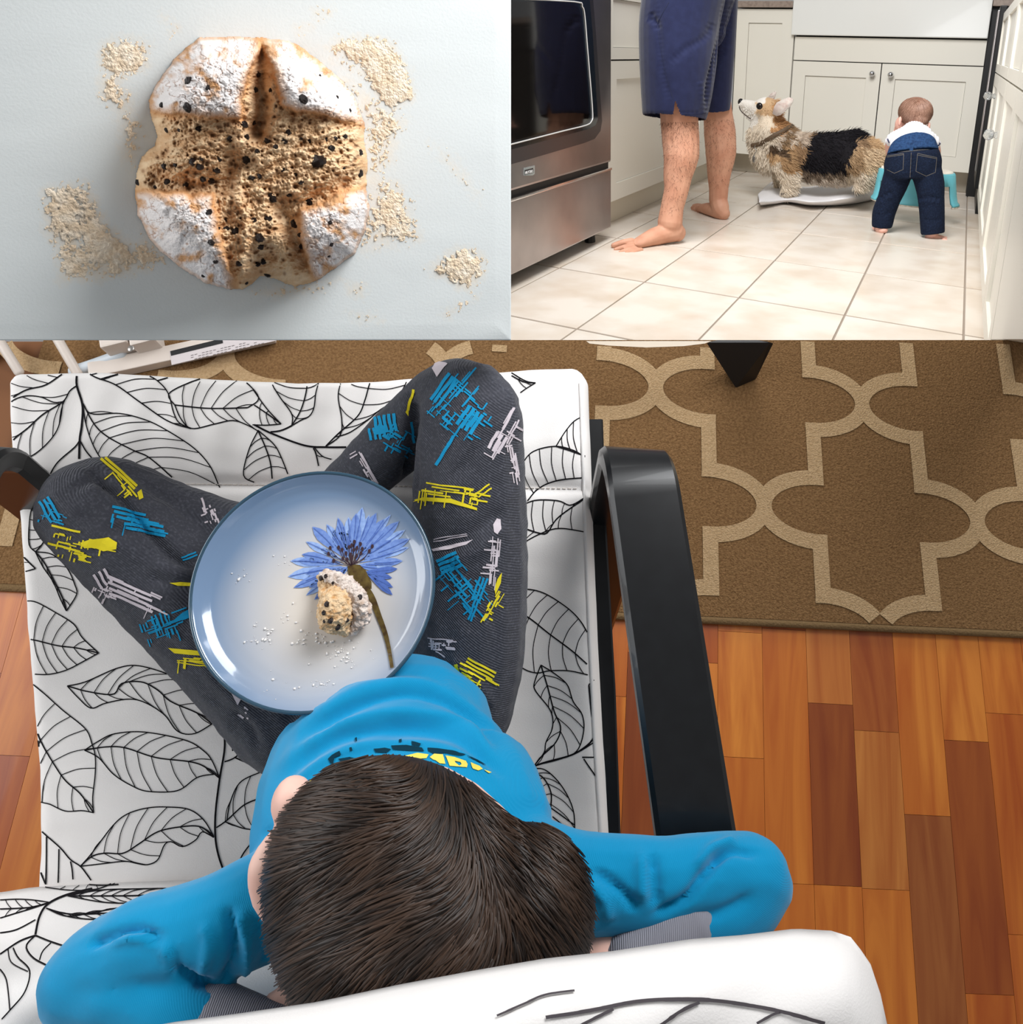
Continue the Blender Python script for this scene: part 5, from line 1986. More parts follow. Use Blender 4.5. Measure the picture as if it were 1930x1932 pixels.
D5(d_, [(1490, 860, 210), (1540, 980, 170), (1530, 1090, 90)], 14, 5, .26)
D5(d_, [(1620, 760, 95), (1660, 850, 80), (1640, 960, 60)], 12, 4, .13)
me = remesh(d_, .0075, 5)
dbody = link('body', me, None, dog)


def fur_col(x, y):
    """coat colour by place on the animal, in crop coordinates"""
    cream, tan, brown, blk, white = (228, 214, 194), (204, 170, 132), (140, 114, 88), (28, 26, 30), (240, 234, 226)
    grey = (120, 104, 88)
    w = 22 * math.sin(x * .05) * math.sin(y * .043)
    x, y = x + w, y + w
    sad = [(930, 540), (1150, 520), (1470, 490), (1560, 560), (1430, 640), (1380, 780), (1300, 950), (1230, 1010), (1000, 1000), (790, 950), (850, 760), (885, 640)]
    if inpoly(x, y, sad):
        return blk
    if x > 1280 and y > 540:
        if y > 1000:
            return cream
        t = min(max((x - 1350) / 330, 0), 1)
        if y < 720:
            return brown if t < .6 else (196, 164, 126)
        return (166, 138, 106) if t < .45 else (208, 184, 152)
    if 780 < x <= 1300 and y >= 940:
        return grey if y < 1060 else (214, 200, 184)
    if x > 460 and 430 < y < 700 and x > 1150 - y:
        if x > 780:
            return (186, 168, 150) if x < 880 else brown
        return (150, 124, 96) if (x + y * .6) % 190 < 110 else (206, 190, 172)
    if 430 < x < 860 and 690 <= y < 960:
        if y > 880 and x < 560:
            return cream
        d = (x - 430) * .5 - (y - 690)
        if -60 < d < 40 and x < 640:
            return (92, 74, 58)
        return (182, 148, 110) if x < 720 else (150, 120, 90)
    if x < 480 and y < 470:
        if x < 265 or (y > 330 and x < 300) or (y < 215 and x < 400):
            return white
        if x > 370 and y < 360:
            return tan
        if 280 < x < 460 and y < 330:
            return (222, 188, 148)
        return (234, 218, 196)
    if 440 <= x < 640 and y < 560:
        return (196, 150, 106)
    if x >= 600 and y < 1000 and x < 800:
        return (176, 138, 96)
    return cream


cc = co_of(me)
x_, y_, _d = px_of(cc)
cols = np.array([lin(fur_col((a - 1380) * 6.03, (b - 160) * 6.03))[:3] for a, b in zip(x_, y_)])
vcol(me, cols)
furm = mat('corgi_fur', (200, 160, 120), .85, .15, attr='col', bump=(160, .8))
me.materials.append(furm)
nn = no_of(me)
fb = MB()
fcol = []
area_p = np.array([p.area for p in me.polygons])
pick = rng.choice(len(area_p), 26000, p=area_p / area_p.sum())
for i in pick:
    p = me.polygons[int(i)]
    vi = p.vertices
    w = rng.random(len(vi))
    w /= w.sum()
    c = sum(cc[vi[k]] * w[k] for k in range(len(vi)))
    n = np.array(p.normal)
    if np.dot(n, c - CAMPOS) > .35 * np.linalg.norm(c - CAMPOS):
        continue
    px_, py_, _ = w2px(c)
    gx, gy = (px_ - 1380) * 6.03, (py_ - 160) * 6.03
    short = gx < 480 and gy < 480
    fd = unit(KX * .8 - KZ * .45) if gx > 450 else unit(-KZ + KX * .2)
    d = unit(n * (.28 if short else .45) + fd * .9 + rng.normal(size=3) * .22)
    ln = (.012 if short else .034) * rng.uniform(.6, 1.2)
    sw_ = unit(np.cross(d, c - CAMPOS)) * rng.uniform(.0009, .0019)
    base = np.array(lin(fur_col(gx, gy))[:3]) * rng.uniform(.7, 1.25)
    q = c - n * .002
    fb.add([q - sw_, q + sw_, q + d * ln * .6 + n * .002 + sw_ * .7, q + d * ln * .6 + n * .002 - sw_ * .7, q + d * ln], [(0, 1, 2, 3), (3, 2, 4)])
    fcol += [base] * 5
fo = fb.build('coat', furm, dbody, True)
vcol(fo.data, np.clip(np.array(fcol), 0, 1))
fo['kind'] = 'stuff'


def dear(pts, name, dy, parent):
    P = [np.array(KW(*q5(p), y=YD + dy)) for p in pts]
    c = sum(P) / len(P)
    back_ = -KY * .0
    v = [p for p in P] + [c + KY * .035] + [p * 1.0 - KY * .012 for p in P] + [c + KY * .018]
    n = len(P)
    f = [(i, (i + 1) % n, n) for i in range(n)] + [(n + 1 + (i + 1) % n, n + 1 + i, 2 * n + 1) for i in range(n)] + [(i, n + 1 + i, n + 1 + (i + 1) % n, (i + 1) % n) for i in range(n)]
    return mesh(name, v, f, mat('ear_pale', (232, 222, 214), .8, .1, noise=(40, (214, 190, 182), .4, .7), bump=(300, .4)), parent)


dear([(470, 330), (490, 250), (520, 200), (590, 165), (660, 140), (705, 160), (700, 200), (660, 260), (600, 310), (560, 345), (520, 355)], 'ear', .02, dbody)
dear([(412, 160), (430, 125), (470, 85), (500, 72), (514, 90), (500, 130), (480, 180), (450, 175)], 'ear', .16, dbody)
eb = MB()
p = KW(*q5((318, 242)), y=YD - .005)
eb.ball(p, [KX * .0175, KY * .012, KZ * .017], 14, 9).build('eye', mat('dog_eye', (18, 12, 10), .05, .5), dbody, True)
p = KW(*q5((106, 196)), y=YD + .10)
r_ = pxsize(p, 5.6)
MB().ball(p, [KX * r_ * 1.05, KY * r_ * 1.2, KZ * r_ * 1.15], 14, 9).build('nose', mat('dog_nose', (20, 18, 20), .3, .5, bump=(200, .3)), dbody, True)
P = [KW(*q5(a), y=YD - .035) for a in ((88, 250), (100, 285), (130, 320), (180, 360), (218, 388))]
MB().tube(P, .0022, 6).build('mouth_line', mat('dog_lip', (66, 50, 48), .6), dbody, True)
trdg = bvh(dbody)
P = []
for a in ((255, 690), (300, 682), (360, 655), (430, 620), (500, 580), (560, 550), (620, 520), (680, 490), (730, 462)):
    p, n = cast(trdg, *q5(a), .012)
    if p is not None:
        P.append(np.array(p))
col_ = MB().tube(P, .0115, 10, .5, KY).build('collar', mat('leather_brown', (94, 76, 58), .6), dog, True)
MB().tube([KW(*q5(a), y=YD - .05) for a in ((270, 690), (262, 720), (285, 745), (262, 790), (250, 830))], .0022, 6).build('tag_ring', mat('tag_metal', (150, 150, 148), .25, .5, .9), col_, True)
MB().ball(KW(*q5((252, 845)), y=YD - .05), [KX * .008, KY * .003, KZ * .018], 12, 7).build('tag', mat('tag_metal', (150, 150, 148), .25, .5, .9), col_, True)
pw = MB()
for a in (-34, -10, 16, 40):
    p, n = cast(trdg, *q5((610 + a, 1240)), .002)
    if p is not None:
        pw.ball(np.array(p), (.006, .006, .004), 8, 5)
if pw.v:
    pw.build('claws', mat('claw', (60, 50, 46), .4), dbody, True)

# ------------------------------------------------------------------ step stool
q6 = lambda p: (1620 + p[0] / 6.44, 170 + p[1] / 6.44)
YSt = 1.80
stl = root('step_stool', KW(*q6((675, 1350)), z=0), 'turquoise plastic step stool with a white top standing before the baby', 'stool')
turq = mat('turquoise_plastic', (104, 186, 200), .4, .4)


def sring(cx, cy, rx, ry, n=48):
    c = KW(*q6((cx, cy)), y=YSt)
    r = pxsize(c, rx / 6.44)
    return [np.array(c) + KX * r * math.cos(w) + KY * r * .62 * math.sin(w) for w in angs(n)]


prof6 = [(700, 985, 425), (698, 1000, 437), (690, 1120, 448), (682, 1240, 462), (676, 1320, 478), (674, 1345, 500), (674, 1360, 502)]
rings = [sring(a, b, r, 0) for a, b, r in prof6]
n_ = 48
vs_ = [p for r in rings for p in r]
fs_ = []
for i in range(len(rings) - 1):
    for k in range(n_):
        a_deg = 360 * (k + .5) / n_
        arch = any(abs((a_deg - c + 180) % 360 - 180) < wd for c, wd in ((318, 12), (222, 12), (40, 12), (140, 12)))
        if arch and i >= 2:
            continue
        fs_.append((i * n_ + k, i * n_ + (k + 1) % n_, (i + 1) * n_ + (k + 1) % n_, (i + 1) * n_ + k))
so = mesh('shell', vs_, fs_, turq, stl)
md = so.modifiers.new('thickness', 'SOLIDIFY')
md.thickness = .008
MB().loft([[p + KZ * h for p in sring(700, 985, r, 0)] for r, h in ((425, -.008), (430, .004), (420, .012), (380, .014))]).build('seat_top', mat('white_plastic', (236, 230, 218), .4), stl, True)
lipm = MB()
rr_ = sring(674, 1362, 506, 0)
for k in range(n_):
    a_deg = 360 * (k + .5) / n_
    if any(abs((a_deg - c + 180) % 360 - 180) < 12 for c in (318, 222, 40, 140)):
        continue
    lipm.tube([rr_[k], rr_[(k + 1) % n_]], .006, 6, sub=1, round_ends=False)
lipm.build('foot_rim', mat('white_plastic', (236, 230, 218), .4), stl, True)['kind'] = 'stuff'

# ------------------------------------------------------------------ baby
bab = root('person', KW(1710, 448, z=0), 'baby in dark jeans and white top leaning on the turquoise stool, seen from behind', 'person')
YBb = 1.40


def B6(mb, pts, seg=16, sub=5, flat=None, ref=None, ends=True):
    P, R = [], []
    for p in pts:
        w = KW(*q6(p), y=YBb + (p[3] if len(p) > 3 else 0))
        P.append(w)
        R.append(pxsize(w, p[2] / 6.44))
    mb.tube(P, R, seg, flat, ref, ends, sub)


bskin = mat('baby_skin', (236, 188, 172), .55, .3, noise=(20, (228, 170, 154), .35, .7))
jean = mat('dark_denim', (20, 28, 46), .85, .12, noise=(160, (30, 42, 66), .45, .75, 3), bump=(700, .25))
jean2 = mat('mid_denim', (44, 72, 112), .85, .12, noise=(120, (32, 52, 86), .4, .7, 3), bump=(700, .25))
b = MB()
b.ball(KW(*q6((688, 285)), y=YBb + .22), [KX * pxsize(KW(*q6((688, 285)), y=YBb + .22), 190 / 6.44), KY * .070, KZ * pxsize(KW(*q6((688, 285)), y=YBb + .22), 160 / 6.44)], 22, 14)
b.ball(KW(*q6((560, 420)), y=YBb + .27), [KX * .045, KY * .05, KZ * .045])
b.ball(KW(*q6((470, 470)), y=YBb + .30), [KX * .016, KY * .018, KZ * .020])
b.ball(KW(*q6((446, 500)), y=YBb + .33), [KX * .012, KY * .012, KZ * .010])
b.ball(KW(*q6((500, 380)), y=YBb + .17), [KX * .008, KY * .012, KZ * .024])
b.ball(KW(*q6((850, 440)), y=YBb + .19), [KX * .008, KY * .012, KZ * .020])
B6(b, [(680, 400, 100, .21), (665, 470, 105, .17), (655, 600, 200, .12), (655, 760, 200, .06), (655, 900, 190, .02)], 20, 5, .55, KY)
for s, sh_ in ((-1, [(400, 590, 62, .14), (372, 680, 52, .18), (372, 760, 44, .24), (380, 850, 38, .30)]), (1, [(910, 620, 60, .14), (945, 720, 50, .18), (950, 790, 44, .24), (940, 860, 38, .30)])):
    B6(b, sh_, 12)
    w0 = np.array(KW(*q6(sh_[-1][:2]), y=YBb + .30))
    for k in range(5):
        b0 = w0 + KX * (k - 2) * .007 + KY * .015
        b.tube([b0, b0 + KY * .022 - KZ * .004, b0 + KY * .034 - KZ * .014], [.0052, .005, .004], 7)
B6(b, [(480, 1050, 110), (400, 1250, 95), (320, 1450, 95), (285, 1620, 78), (270, 1690, 70)], 14)
B6(b, [(850, 1050, 120), (870, 1250, 110), (885, 1450, 100), (895, 1650, 85), (880, 1760, 66)], 14)
B6(b, [(300, 1700, 58, -.02), (240, 1705, 52, .02), (190, 1690, 40, .07)], 12, 5, .8, KZ)
B6(b, [(845, 1790, 52), (930, 1785, 46, .01), (1010, 1795, 38, .03)], 12, 5, .8, KZ)
for k in range(5):
    B6(b, [(1020, 1780 + k * 8, 16, .05 - k * .015), (1085 + (k == 1) * 14, 1795 + k * 9, 12, .06 - k * .018)], 8, 1)
    B6(b, [(190, 1680 + k * 6, 14, .10 - k * .012), (172, 1676 + k * 8, 10, .13 - k * .014)], 8, 1)
me = remesh(b, .0052, 3)
link('body', me, bskin, bab)
j = MB()
B6(j, [(655, 738, 292), (655, 800, 318), (655, 880, 335), (655, 980, 330), (655, 1060, 290)], 26, 5, .76, KY, False)
B6(j, [(480, 1010, 170), (430, 1160, 158), (370, 1320, 138), (310, 1480, 138), (290, 1600, 128), (280, 1668, 116)], 20, 5, None, None, False)
B6(j, [(830, 1010, 175), (865, 1160, 168), (880, 1320, 152), (890, 1480, 146), (895, 1620, 142), (900, 1742, 138)], 20, 5, None, None, False)
me = remesh(j, .0052, 3)
crease(me, [([q6(p) for p in [(225, 1340), (330, 1270), (440, 1240)]], 4, -.006), ([q6(p) for p in [(240, 1390), (340, 1330), (440, 1290)]], 4, .004), ([q6(p) for p in [(700, 1330), (850, 1300), (1010, 1330)]], 4, -.005),
            ([q6(p) for p in [(690, 1370), (850, 1350), (1020, 1380)]], 4, .004), ([q6(p) for p in [(180, 1500), (280, 1520), (420, 1470)]], 4, -.004), ([q6(p) for p in [(760, 1560), (900, 1590), (1030, 1550)]], 4, -.004),
            ([q6(p) for p in [(640, 760), (632, 950), (625, 1140)]], 3, -.004), ([q6(p) for p in [(165, 1655), (230, 1690), (320, 1710)]], 2.5, -.003), ([q6(p) for p in [(770, 1720), (900, 1725), (1035, 1700)]], 2.5, -.003)])
jn = link('jeans', me, jean, bab)
trj = bvh(jn)
jp = MB()
for q in ([(345, 800), (545, 770), (548, 800), (540, 965), (435, 1010), (345, 965)], [(715, 770), (945, 820), (945, 840), (930, 1000), (820, 1045), (695, 985), (715, 775)], [(345, 815), (545, 785)], [(715, 790), (945, 835)]):
    Q = [q6(p) for p in q]
    for a, c in zip(Q[:-1], Q[1:]):
        ribbon(jp, trj, [a, ((a[0] + c[0]) / 2, (a[1] + c[1]) / 2), c], .9, .0012, 3)
ribbon(jp, trj, [q6(p) for p in [(640, 740), (632, 900), (620, 1140)]], .9, .0012, 3)
jp.build('pocket_stitching', mat('denim_thread', (96, 92, 88), .8), jn, False)['kind'] = 'stuff'
wb_ = MB()
B6(wb_, [(655, 672, 260, .02), (655, 705, 282, .005), (655, 752, 304, 0)], 28, 4, .70, KY, False)
me = remesh(wb_, .0052, 2)
crease(me, [([q6((x, y)) for y in (640, 700, 760)], 1.6, -.003) for x in range(420, 900, 40)])
link('waistband', me, jean2, jn)
MB().loft([[np.array(KW(*q6((640 + a, y_ + 0)), y=YBb + dy)) for a, dy in ((-22, -.150), (22, -.150), (22, -.13), (-22, -.13))] for y_ in (640, 735)]).build('belt_loop', jean2, jn, False)
s = MB()
B6(s, [(665, 470, 130, .13), (660, 530, 215, .10), (655, 610, 258, .07), (655, 700, 266, .03)], 24, 5, .62, KY)
B6(s, [(520, 560, 100, .13), (430, 590, 84, .14), (395, 615, 74, .15)], 14, 4, None, None)
B6(s, [(800, 570, 105, .13), (890, 620, 86, .14), (925, 655, 74, .15)], 14, 4, None, None)
me = remesh(s, .0052, 3)
x_, y_, _ = px_of(co_of(me))
set_co(me, co_of(me) + no_of(me) * (.0012 * np.sin(x_ * 1.25))[:, None])
top_ = link('top', me, mat('white_rib_jersey', (236, 236, 242), .85, .12), bab)
trt = bvh(top_)
nv_ = MB()
for q in ([(350, 575), (360, 610), (378, 655)], [(975, 640), (985, 655), (940, 690), (910, 712)]):
    ribbon(nv_, trt, [q6(p) for p in q], 2.2, .0015, 2)
nv_.build('sleeve_trim', mat('trim_navy', (44, 48, 88), .8), top_, False)['kind'] = 'stuff'
hb = MB()
hp = np.array(KW(*q6((690, 268)), y=YBb + .215))
r1 = pxsize(hp, 208 / 6.44)
hb.ball(hp, [KX * r1, KY * .080, KZ * r1 * .84], 28, 18)
hb.ball(KW(*q6((720, 360)), y=YBb + .19), [KX * r1 * .62, KY * .055, KZ * r1 * .45], 20, 12)
me = remesh(hb, .005, 3)
bh = link('hair', me, mat('baby_hair_base', (150, 108, 88), .6, .3, noise=(60, (126, 86, 68), .35, .7)), bab)
trbh = bvh(bh)
hs, hcol = MB(), []
for k in range(2600):
    x0, y0 = q6((470 + rng.random() * 430, 100 + rng.random() * 350))
    q = np.array([x0, y0])
    P = []
    wh_ = np.array(q6((730, 150)))
    for i in range(7):
        p, n = cast(trbh, q[0], q[1], .0006 + .001 * rng.random())
        if p is None:
            break
        P.append(np.array(p))
        v = q - wh_
        v = v / (np.linalg.norm(v) + 1e-6)
        d = v * .7 + np.array([-.12, .75])
        q = q + d / np.linalg.norm(d) * 2.2
    if len(P) < 3:
        continue
    tn = rng.random()
    base = np.array(lin((112, 76, 60))[:3]) * (1 - tn) + np.array(lin((178, 140, 120))[:3]) * tn
    n0 = len(hs.v)
    for i, p in enumerate(P):
        t = P[min(i + 1, len(P) - 1)] - P[max(i - 1, 0)]
        s_ = unit(np.cross(t, p - CAMPOS)) * .0008 * (1 - .8 * i / len(P))
        hs.v += [tuple(p - s_), tuple(p + s_)]
        hcol += [base] * 2
    for i in range(len(P) - 1):
        a = n0 + 2 * i
        hs.f.append((a, a + 1, a + 3, a + 2))
o = hs.build('hair_strands', mat('baby_hair', (150, 110, 90), .5, .3, attr='col'), bh, True)
vcol(o.data, np.array(hcol))
o['kind'] = 'stuff'
# ================================================================== BAKING TABLE
BD = 0.66
_bc = cray(482, 322) * BD
_bn = -unit(cray(482, 322))


def BP(px, py, h=0.0):
    """point seen at a pixel, h above the table top (which faces the lens)"""
    r = cray(px, py)
    t = ((_bc + _bn * h) @ _bn) / (r @ _bn)
    return cam2w(r * t)


def bp_arr(x, y, h):
    r = np.stack([(x - PX) / F, (y - PY) / F, np.ones_like(x)], -1)
    t = (_bc @ _bn + h) / (r @ _bn)
    return (r * t[..., None]) @ RWC.T + CAMPOS


_lat = np.random.default_rng(3).random((256, 256))


def vn2(x, y, s=0):
    """smooth value noise in 0..1"""
    xi, yi = np.floor(x).astype(int), np.floor(y).astype(int)
    fx, fy = x - xi, y - yi
    fx, fy = fx * fx * (3 - 2 * fx), fy * fy * (3 - 2 * fy)
    g_ = lambda a, b: _lat[(a + 37 * s) % 256, (b + 91 * s) % 256]
    return (g_(xi, yi) * (1 - fx) + g_(xi + 1, yi) * fx) * (1 - fy) + (g_(xi, yi + 1) * (1 - fx) + g_(xi + 1, yi + 1) * fx) * fy


def fn2(x, y, sc, o=4, s=0, gain=.5):
    r, a, t = 0, 1.0, 0
    for k in range(o):
        f = 2.0 ** k / sc
        c, q = math.cos(.6 * k + s), math.sin(.6 * k + s)
        r = r + a * vn2((x * c - y * q) * f + 11.3 * k, (x * q + y * c) * f + 5.7 * k, s + k)
        t += a
        a *= gain
    return r / t


def inpoly_v(x, y, poly):
    c = np.zeros(x.shape, bool)
    j = len(poly) - 1
    for i in range(len(poly)):
        xi, yi = poly[i]
        xj, yj = poly[j]
        if yi != yj:
            c ^= ((yi > y) != (yj > y)) & (x < (xj - xi) * (y - yi) / (yj - yi) + xi)
        j = i
    return c


def seg_dist(x, y, pts, closed=False):
    d = np.full(x.shape, 1e9)
    P = list(pts) + ([pts[0]] if closed else [])
    for (ax, ay), (bx, by) in zip(P[:-1], P[1:]):
        vx, vy = bx - ax, by - ay
        t = np.clip(((x - ax) * vx + (y - ay) * vy) / (vx * vx + vy * vy + 1e-9), 0, 1)
        d = np.minimum(d, np.hypot(x - ax - t * vx, y - ay - t * vy))
    return d


# table and parchment
EX, EY = 964.0, 642.0
tb_ = MB()
c4 = [(-260, -260), (EX, -260), (EX, EY), (-260, EY)]
tb_.hexa([BP(x, y, -.03) for x, y in c4] + [BP(x, y, -.0015) for x, y in c4])
o = tb_.build('baking_board', mat('pale_board', (205, 205, 202), .6), None, False)
tag(o, 'pale flat baking board under the parchment paper', 'board')
PATCH = [([(640, 72), (700, 72), (745, 88), (765, 130), (778, 180), (745, 205), (705, 170), (680, 118), (650, 108)], 1.0), ([(650, 60), (610, 90), (640, 130), (690, 150), (660, 90)], .55),
         ([(85, 360), (130, 345), (165, 350), (205, 430), (255, 462), (310, 488), (270, 512), (190, 527), (115, 527), (108, 470), (85, 430)], .85), ([(188, 85), (230, 72), (285, 78), (278, 130), (232, 152), (218, 205), (190, 185)], .75),
         ([(195, 140), (240, 150), (268, 230), (262, 335), (232, 300), (212, 210)], .5), ([(640, 140), (700, 170), (770, 225), (760, 250), (735, 320), (690, 335), (690, 240)], .55), ([(690, 330), (745, 335), (775, 400), (795, 455), (720, 465), (670, 480), (695, 400)], .6),
         ([(812, 505), (850, 482), (880, 466), (914, 490), (908, 518), (882, 545), (855, 538), (828, 522)], .95), ([(838, 590), (870, 570), (905, 558), (895, 568), (850, 596)], .6), ([(475, 548), (530, 545), (640, 528), (605, 550), (520, 562)], .7),
         ([(650, 535), (690, 540), (685, 558), (655, 556)], .6), ([(655, 590), (705, 588), (722, 606), (690, 612)], .55), ([(798, 255), (850, 288), (918, 365), (908, 392), (850, 335), (805, 285)], .38), ([(306, 28), (330, 40), (334, 60), (322, 72)], .6),
         ([(590, 20), (628, 16), (622, 32), (600, 40)], .55), ([(555, 50), (600, 42), (595, 62), (560, 66)], .45), ([(760, 360), (800, 370), (790, 395), (765, 385)], .4), ([(270, 440), (320, 480), (300, 500), (255, 470)], .6), ([(740, 440), (790, 455), (775, 470)], .4)]


def flour_mask(gx, gy, soft):
    mask = np.zeros(gx.shape)
    for poly, a in PATCH:
        sd = seg_dist(gx, gy, poly, True) * np.where(inpoly_v(gx, gy, poly), 1, -1)
        mask = np.maximum(mask, a * np.clip(.5 + sd / soft, 0, 1))
    return mask


gx, gy = np.meshgrid(np.linspace(-260, EX, 520), np.linspace(-260, EY, 380))
wv = .0016 * (fn2(gx * .45 + gy * .2, gy, 150, 3, 4) - .5)
cor = np.clip((gx - 780) / 190, 0, 1) * np.clip((gy - 480) / 160, 0, 1)
wv += .003 * cor * np.sin((gx * .55 + gy) / 26.0) * .5
wv += .0008 * np.sin((gx * .2 + gy * .98) / 60) * np.clip((gy - 400) / 200, 0, 1)
hh = np.clip(wv + .0008, 0.0002, None)
edge = np.minimum(EX - gx, EY - gy)
hh = hh * np.clip(edge / 30, 0, 1) + .0002
P = bp_arr(gx, gy, hh).reshape(-1, 3)
nx_, ny_ = gx.shape[1], gx.shape[0]
ii = np.arange(nx_ * ny_).reshape(ny_, nx_)
fs_ = np.stack([ii[:-1, :-1].ravel(), ii[1:, :-1].ravel(), ii[1:, 1:].ravel(), ii[:-1, 1:].ravel()], 1)
me = bpy.data.meshes.new('parchment_paper')
me.from_pydata(P.tolist(), [], fs_.tolist())
me.update()
fm = flour_mask(gx, gy, 46)
fm = np.clip(fm * (1.3 * fn2(gx, gy, 22, 4, 31) + .2) - .30 * fn2(gx, gy, 5, 2, 33), 0, .8)
pc1, pc2 = np.array(lin((208, 212, 211))[:3]), np.array(lin((224, 206, 180))[:3])
par = link('parchment_paper', me, mat('parchment', (206, 210, 210), .5, .3, attr='col', bump=(500, .06)), None)
vcol(me, (pc1 + (pc2 - pc1) * fm[..., None]).reshape(-1, 3))
md = par.modifiers.new('thickness', 'SOLIDIFY')
md.thickness = .0004
md.offset = -1
tag(par, 'sheet of white parchment paper under the loaf', 'paper')

# loaf
cL = lambda p: (240 + p[0] / 3.787, 50 + p[1] / 3.787)
OUT = [(377, 72), (425, 70), (467, 71), (504, 72.5), (544, 78), (570, 90), (610, 121), (649, 156), (673, 193), (686, 232), (688, 277), (694, 314), (689, 354), (697, 393), (689, 433), (670, 478), (641, 499), (594, 531),
       (557, 540), (517, 525), (493, 520), (478, 533), (456, 546), (425, 544), (388, 533), (346, 507), (306, 478), (280, 446), (261, 406), (256, 367), (258, 327), (269, 296), (293, 274), (297, 256), (284, 214), (282, 187), (298, 156), (327, 116), (351, 90)]
LOBES = [[(120, 600), (400, 640), (560, 650), (800, 655), (820, 560), (850, 400), (900, 260), (935, 170), (930, 40), (500, 40), (300, 200), (120, 480)],
         [(985, 170), (1060, 330), (1105, 560), (1200, 605), (1500, 660), (1740, 720), (1740, 540), (1450, 230), (1150, 40), (960, 40)],
         [(20, 1170), (250, 1180), (450, 1205), (600, 1200), (640, 1400), (690, 1600), (760, 1800), (780, 1930), (500, 1900), (200, 1700), (20, 1400)],
         [(1240, 1320), (1400, 1270), (1500, 1190), (1760, 1130), (1800, 1300), (1680, 1680), (1350, 1920), (1320, 1760), (1280, 1640), (1220, 1450)]]
ST = 1.35
gx, gy = np.meshgrid(np.arange(248, 706, ST), np.arange(62, 555, ST))
ins = inpoly_v(gx, gy, OUT)
do = seg_dist(gx, gy, OUT, True) * np.where(ins, 1, -1)
do = do + 5.0 * (fn2(gx, gy, 14, 3, 2) - .5)
ml = np.full(gx.shape, -1e9)
for Lb in LOBES:
    q = [cL(p) for p in Lb]
    sd = seg_dist(gx, gy, q, True) * np.where(inpoly_v(gx, gy, q), 1, -1)
    ml = np.maximum(ml, sd)
ml = ml + 15 * (fn2(gx, gy, 22, 4, 5, .6) - .5)
crust = 1 / (1 + np.exp(-ml / 1.6))
s = np.clip(do / 88, 0, 1)
H = .072 * np.sqrt(np.clip(1 - (1 - s) ** 2.2, 0, 1))
lob = np.clip(ml / 38, 0, 1)
H += .010 * np.sqrt(np.clip(1 - (1 - lob) ** 2, 0, 1)) * np.clip(s * 2, 0, 1) * (ml > 0)
crumb = 1 - crust
H -= .006 * crumb * np.clip(s * 2.5, 0, 1)


def valley(pts, amp, w):
    global H
    d = seg_dist(gx, gy, [cL(p) for p in pts])
    H = H - amp * np.exp(-(d / w) ** 2) * (crumb * .85 + .15) * np.clip(s * 2.5, 0, 1)


valley([(60, 1090), (300, 1130), (560, 1150), (720, 1100), (790, 980)], .018, 26)
valley([(955, 190), (950, 420), (960, 620), (930, 760)], .026, 15)
valley([(1120, 1290), (1320, 1260), (1480, 1170), (1690, 1080)], .013, 20)
valley([(1120, 1360), (1200, 1500), (1270, 1680)], .015, 16)
valley([(960, 1800), (980, 1650)], .012, 22)
pull = [(800, 700), (800, 900), (810, 1040), (780, 1150), (840, 1400), (850, 1600), (820, 1800)]
H += .006 * np.exp(-(seg_dist(gx, gy, [cL(p) for p in pull]) / 12) ** 2) * crumb * (s > .1)
# texture of crumb and crust
fib = fn2(gx * .6 + gy * .3, gy * 1.0, 11, 5, 1, .62)
H += crumb * np.clip(s * 4, 0, 1) * (.0095 * (fib - .5) + .0042 * (fn2(gx, gy, 3.2, 2, 8) - .5))
hol = np.zeros(gx.shape)
rr = np.random.default_rng(11)
n_h = 0
while n_h < 300:
    x, y = rr.uniform(256, 695), rr.uniform(180, 545)
    i, j = int((y - 62) / ST), int((x - 248) / ST)
    if crumb[i, j] < .7 or do[i, j] < 8:
        continue
    r = rr.uniform(1.6, 4.6)
    a, b = max(i - 9, 0), max(j - 9, 0)
    sl = (slice(a, i + 10), slice(b, j + 10))
    hol[sl] = np.maximum(hol[sl], np.exp(-(((gx[sl] - x) * rr.uniform(.7, 1.3)) ** 2 + (gy[sl] - y) ** 2) / (r * r)))
    n_h += 1
H -= .0038 * hol * crumb
cr1 = np.abs(fn2(gx, gy, 13, 3, 6) - .5)
cr2 = np.abs(fn2(gx * .8, gy * 1.2, 24, 3, 9) - .5)
cracks = np.clip(1 - cr1 / .022, 0, 1) * np.clip((fn2(gx, gy, 36, 2, 12) - .38) * 5, 0, 1)
cracks = np.maximum(cracks, np.clip(1 - cr2 / .018, 0, 1))
H += crust * (.0034 * (fn2(gx, gy, 12, 4, 3) - .5) + .0014 * (fn2(gx, gy, 3, 2, 13) - .5) - .0012 * cracks)
H = np.where(do > 0, np.maximum(H, .001), 0)
# colour of the baked thing, plus shade painted into the crumb holes
L3 = lambda c: np.array(lin(c)[:3])
flour, tanc, brown, dkb = L3((226, 220, 217)), L3((196, 148, 104)), L3((150, 98, 58)), L3((92, 58, 36))
cru1, cru2, cru3 = L3((226, 196, 158)), L3((198, 156, 114)), L3((128, 84, 54))
t = np.clip((fn2(gx, gy, 20, 4, 15) - .24) * 4.0, 0, 1) * np.clip(ml / 20 + .15 * (fn2(gx, gy, 8, 3, 41) - .3), 0, 1)
t *= np.clip(do / 6, .55, 1)
ccr = tanc + (flour - tanc) * t[..., None]
ccr = ccr + (brown - ccr) * (np.clip(cracks * .8, 0, .7))[..., None]
u = np.clip((fib - .3) * 2.4, 0, 1)
ccb = cru2 + (cru1 - cru2) * u[..., None]
ccb = ccb + (cru3 - ccb) * np.clip(hol * .8, 0, .6)[..., None]  # painted shade: the pits are darkened in the colour too
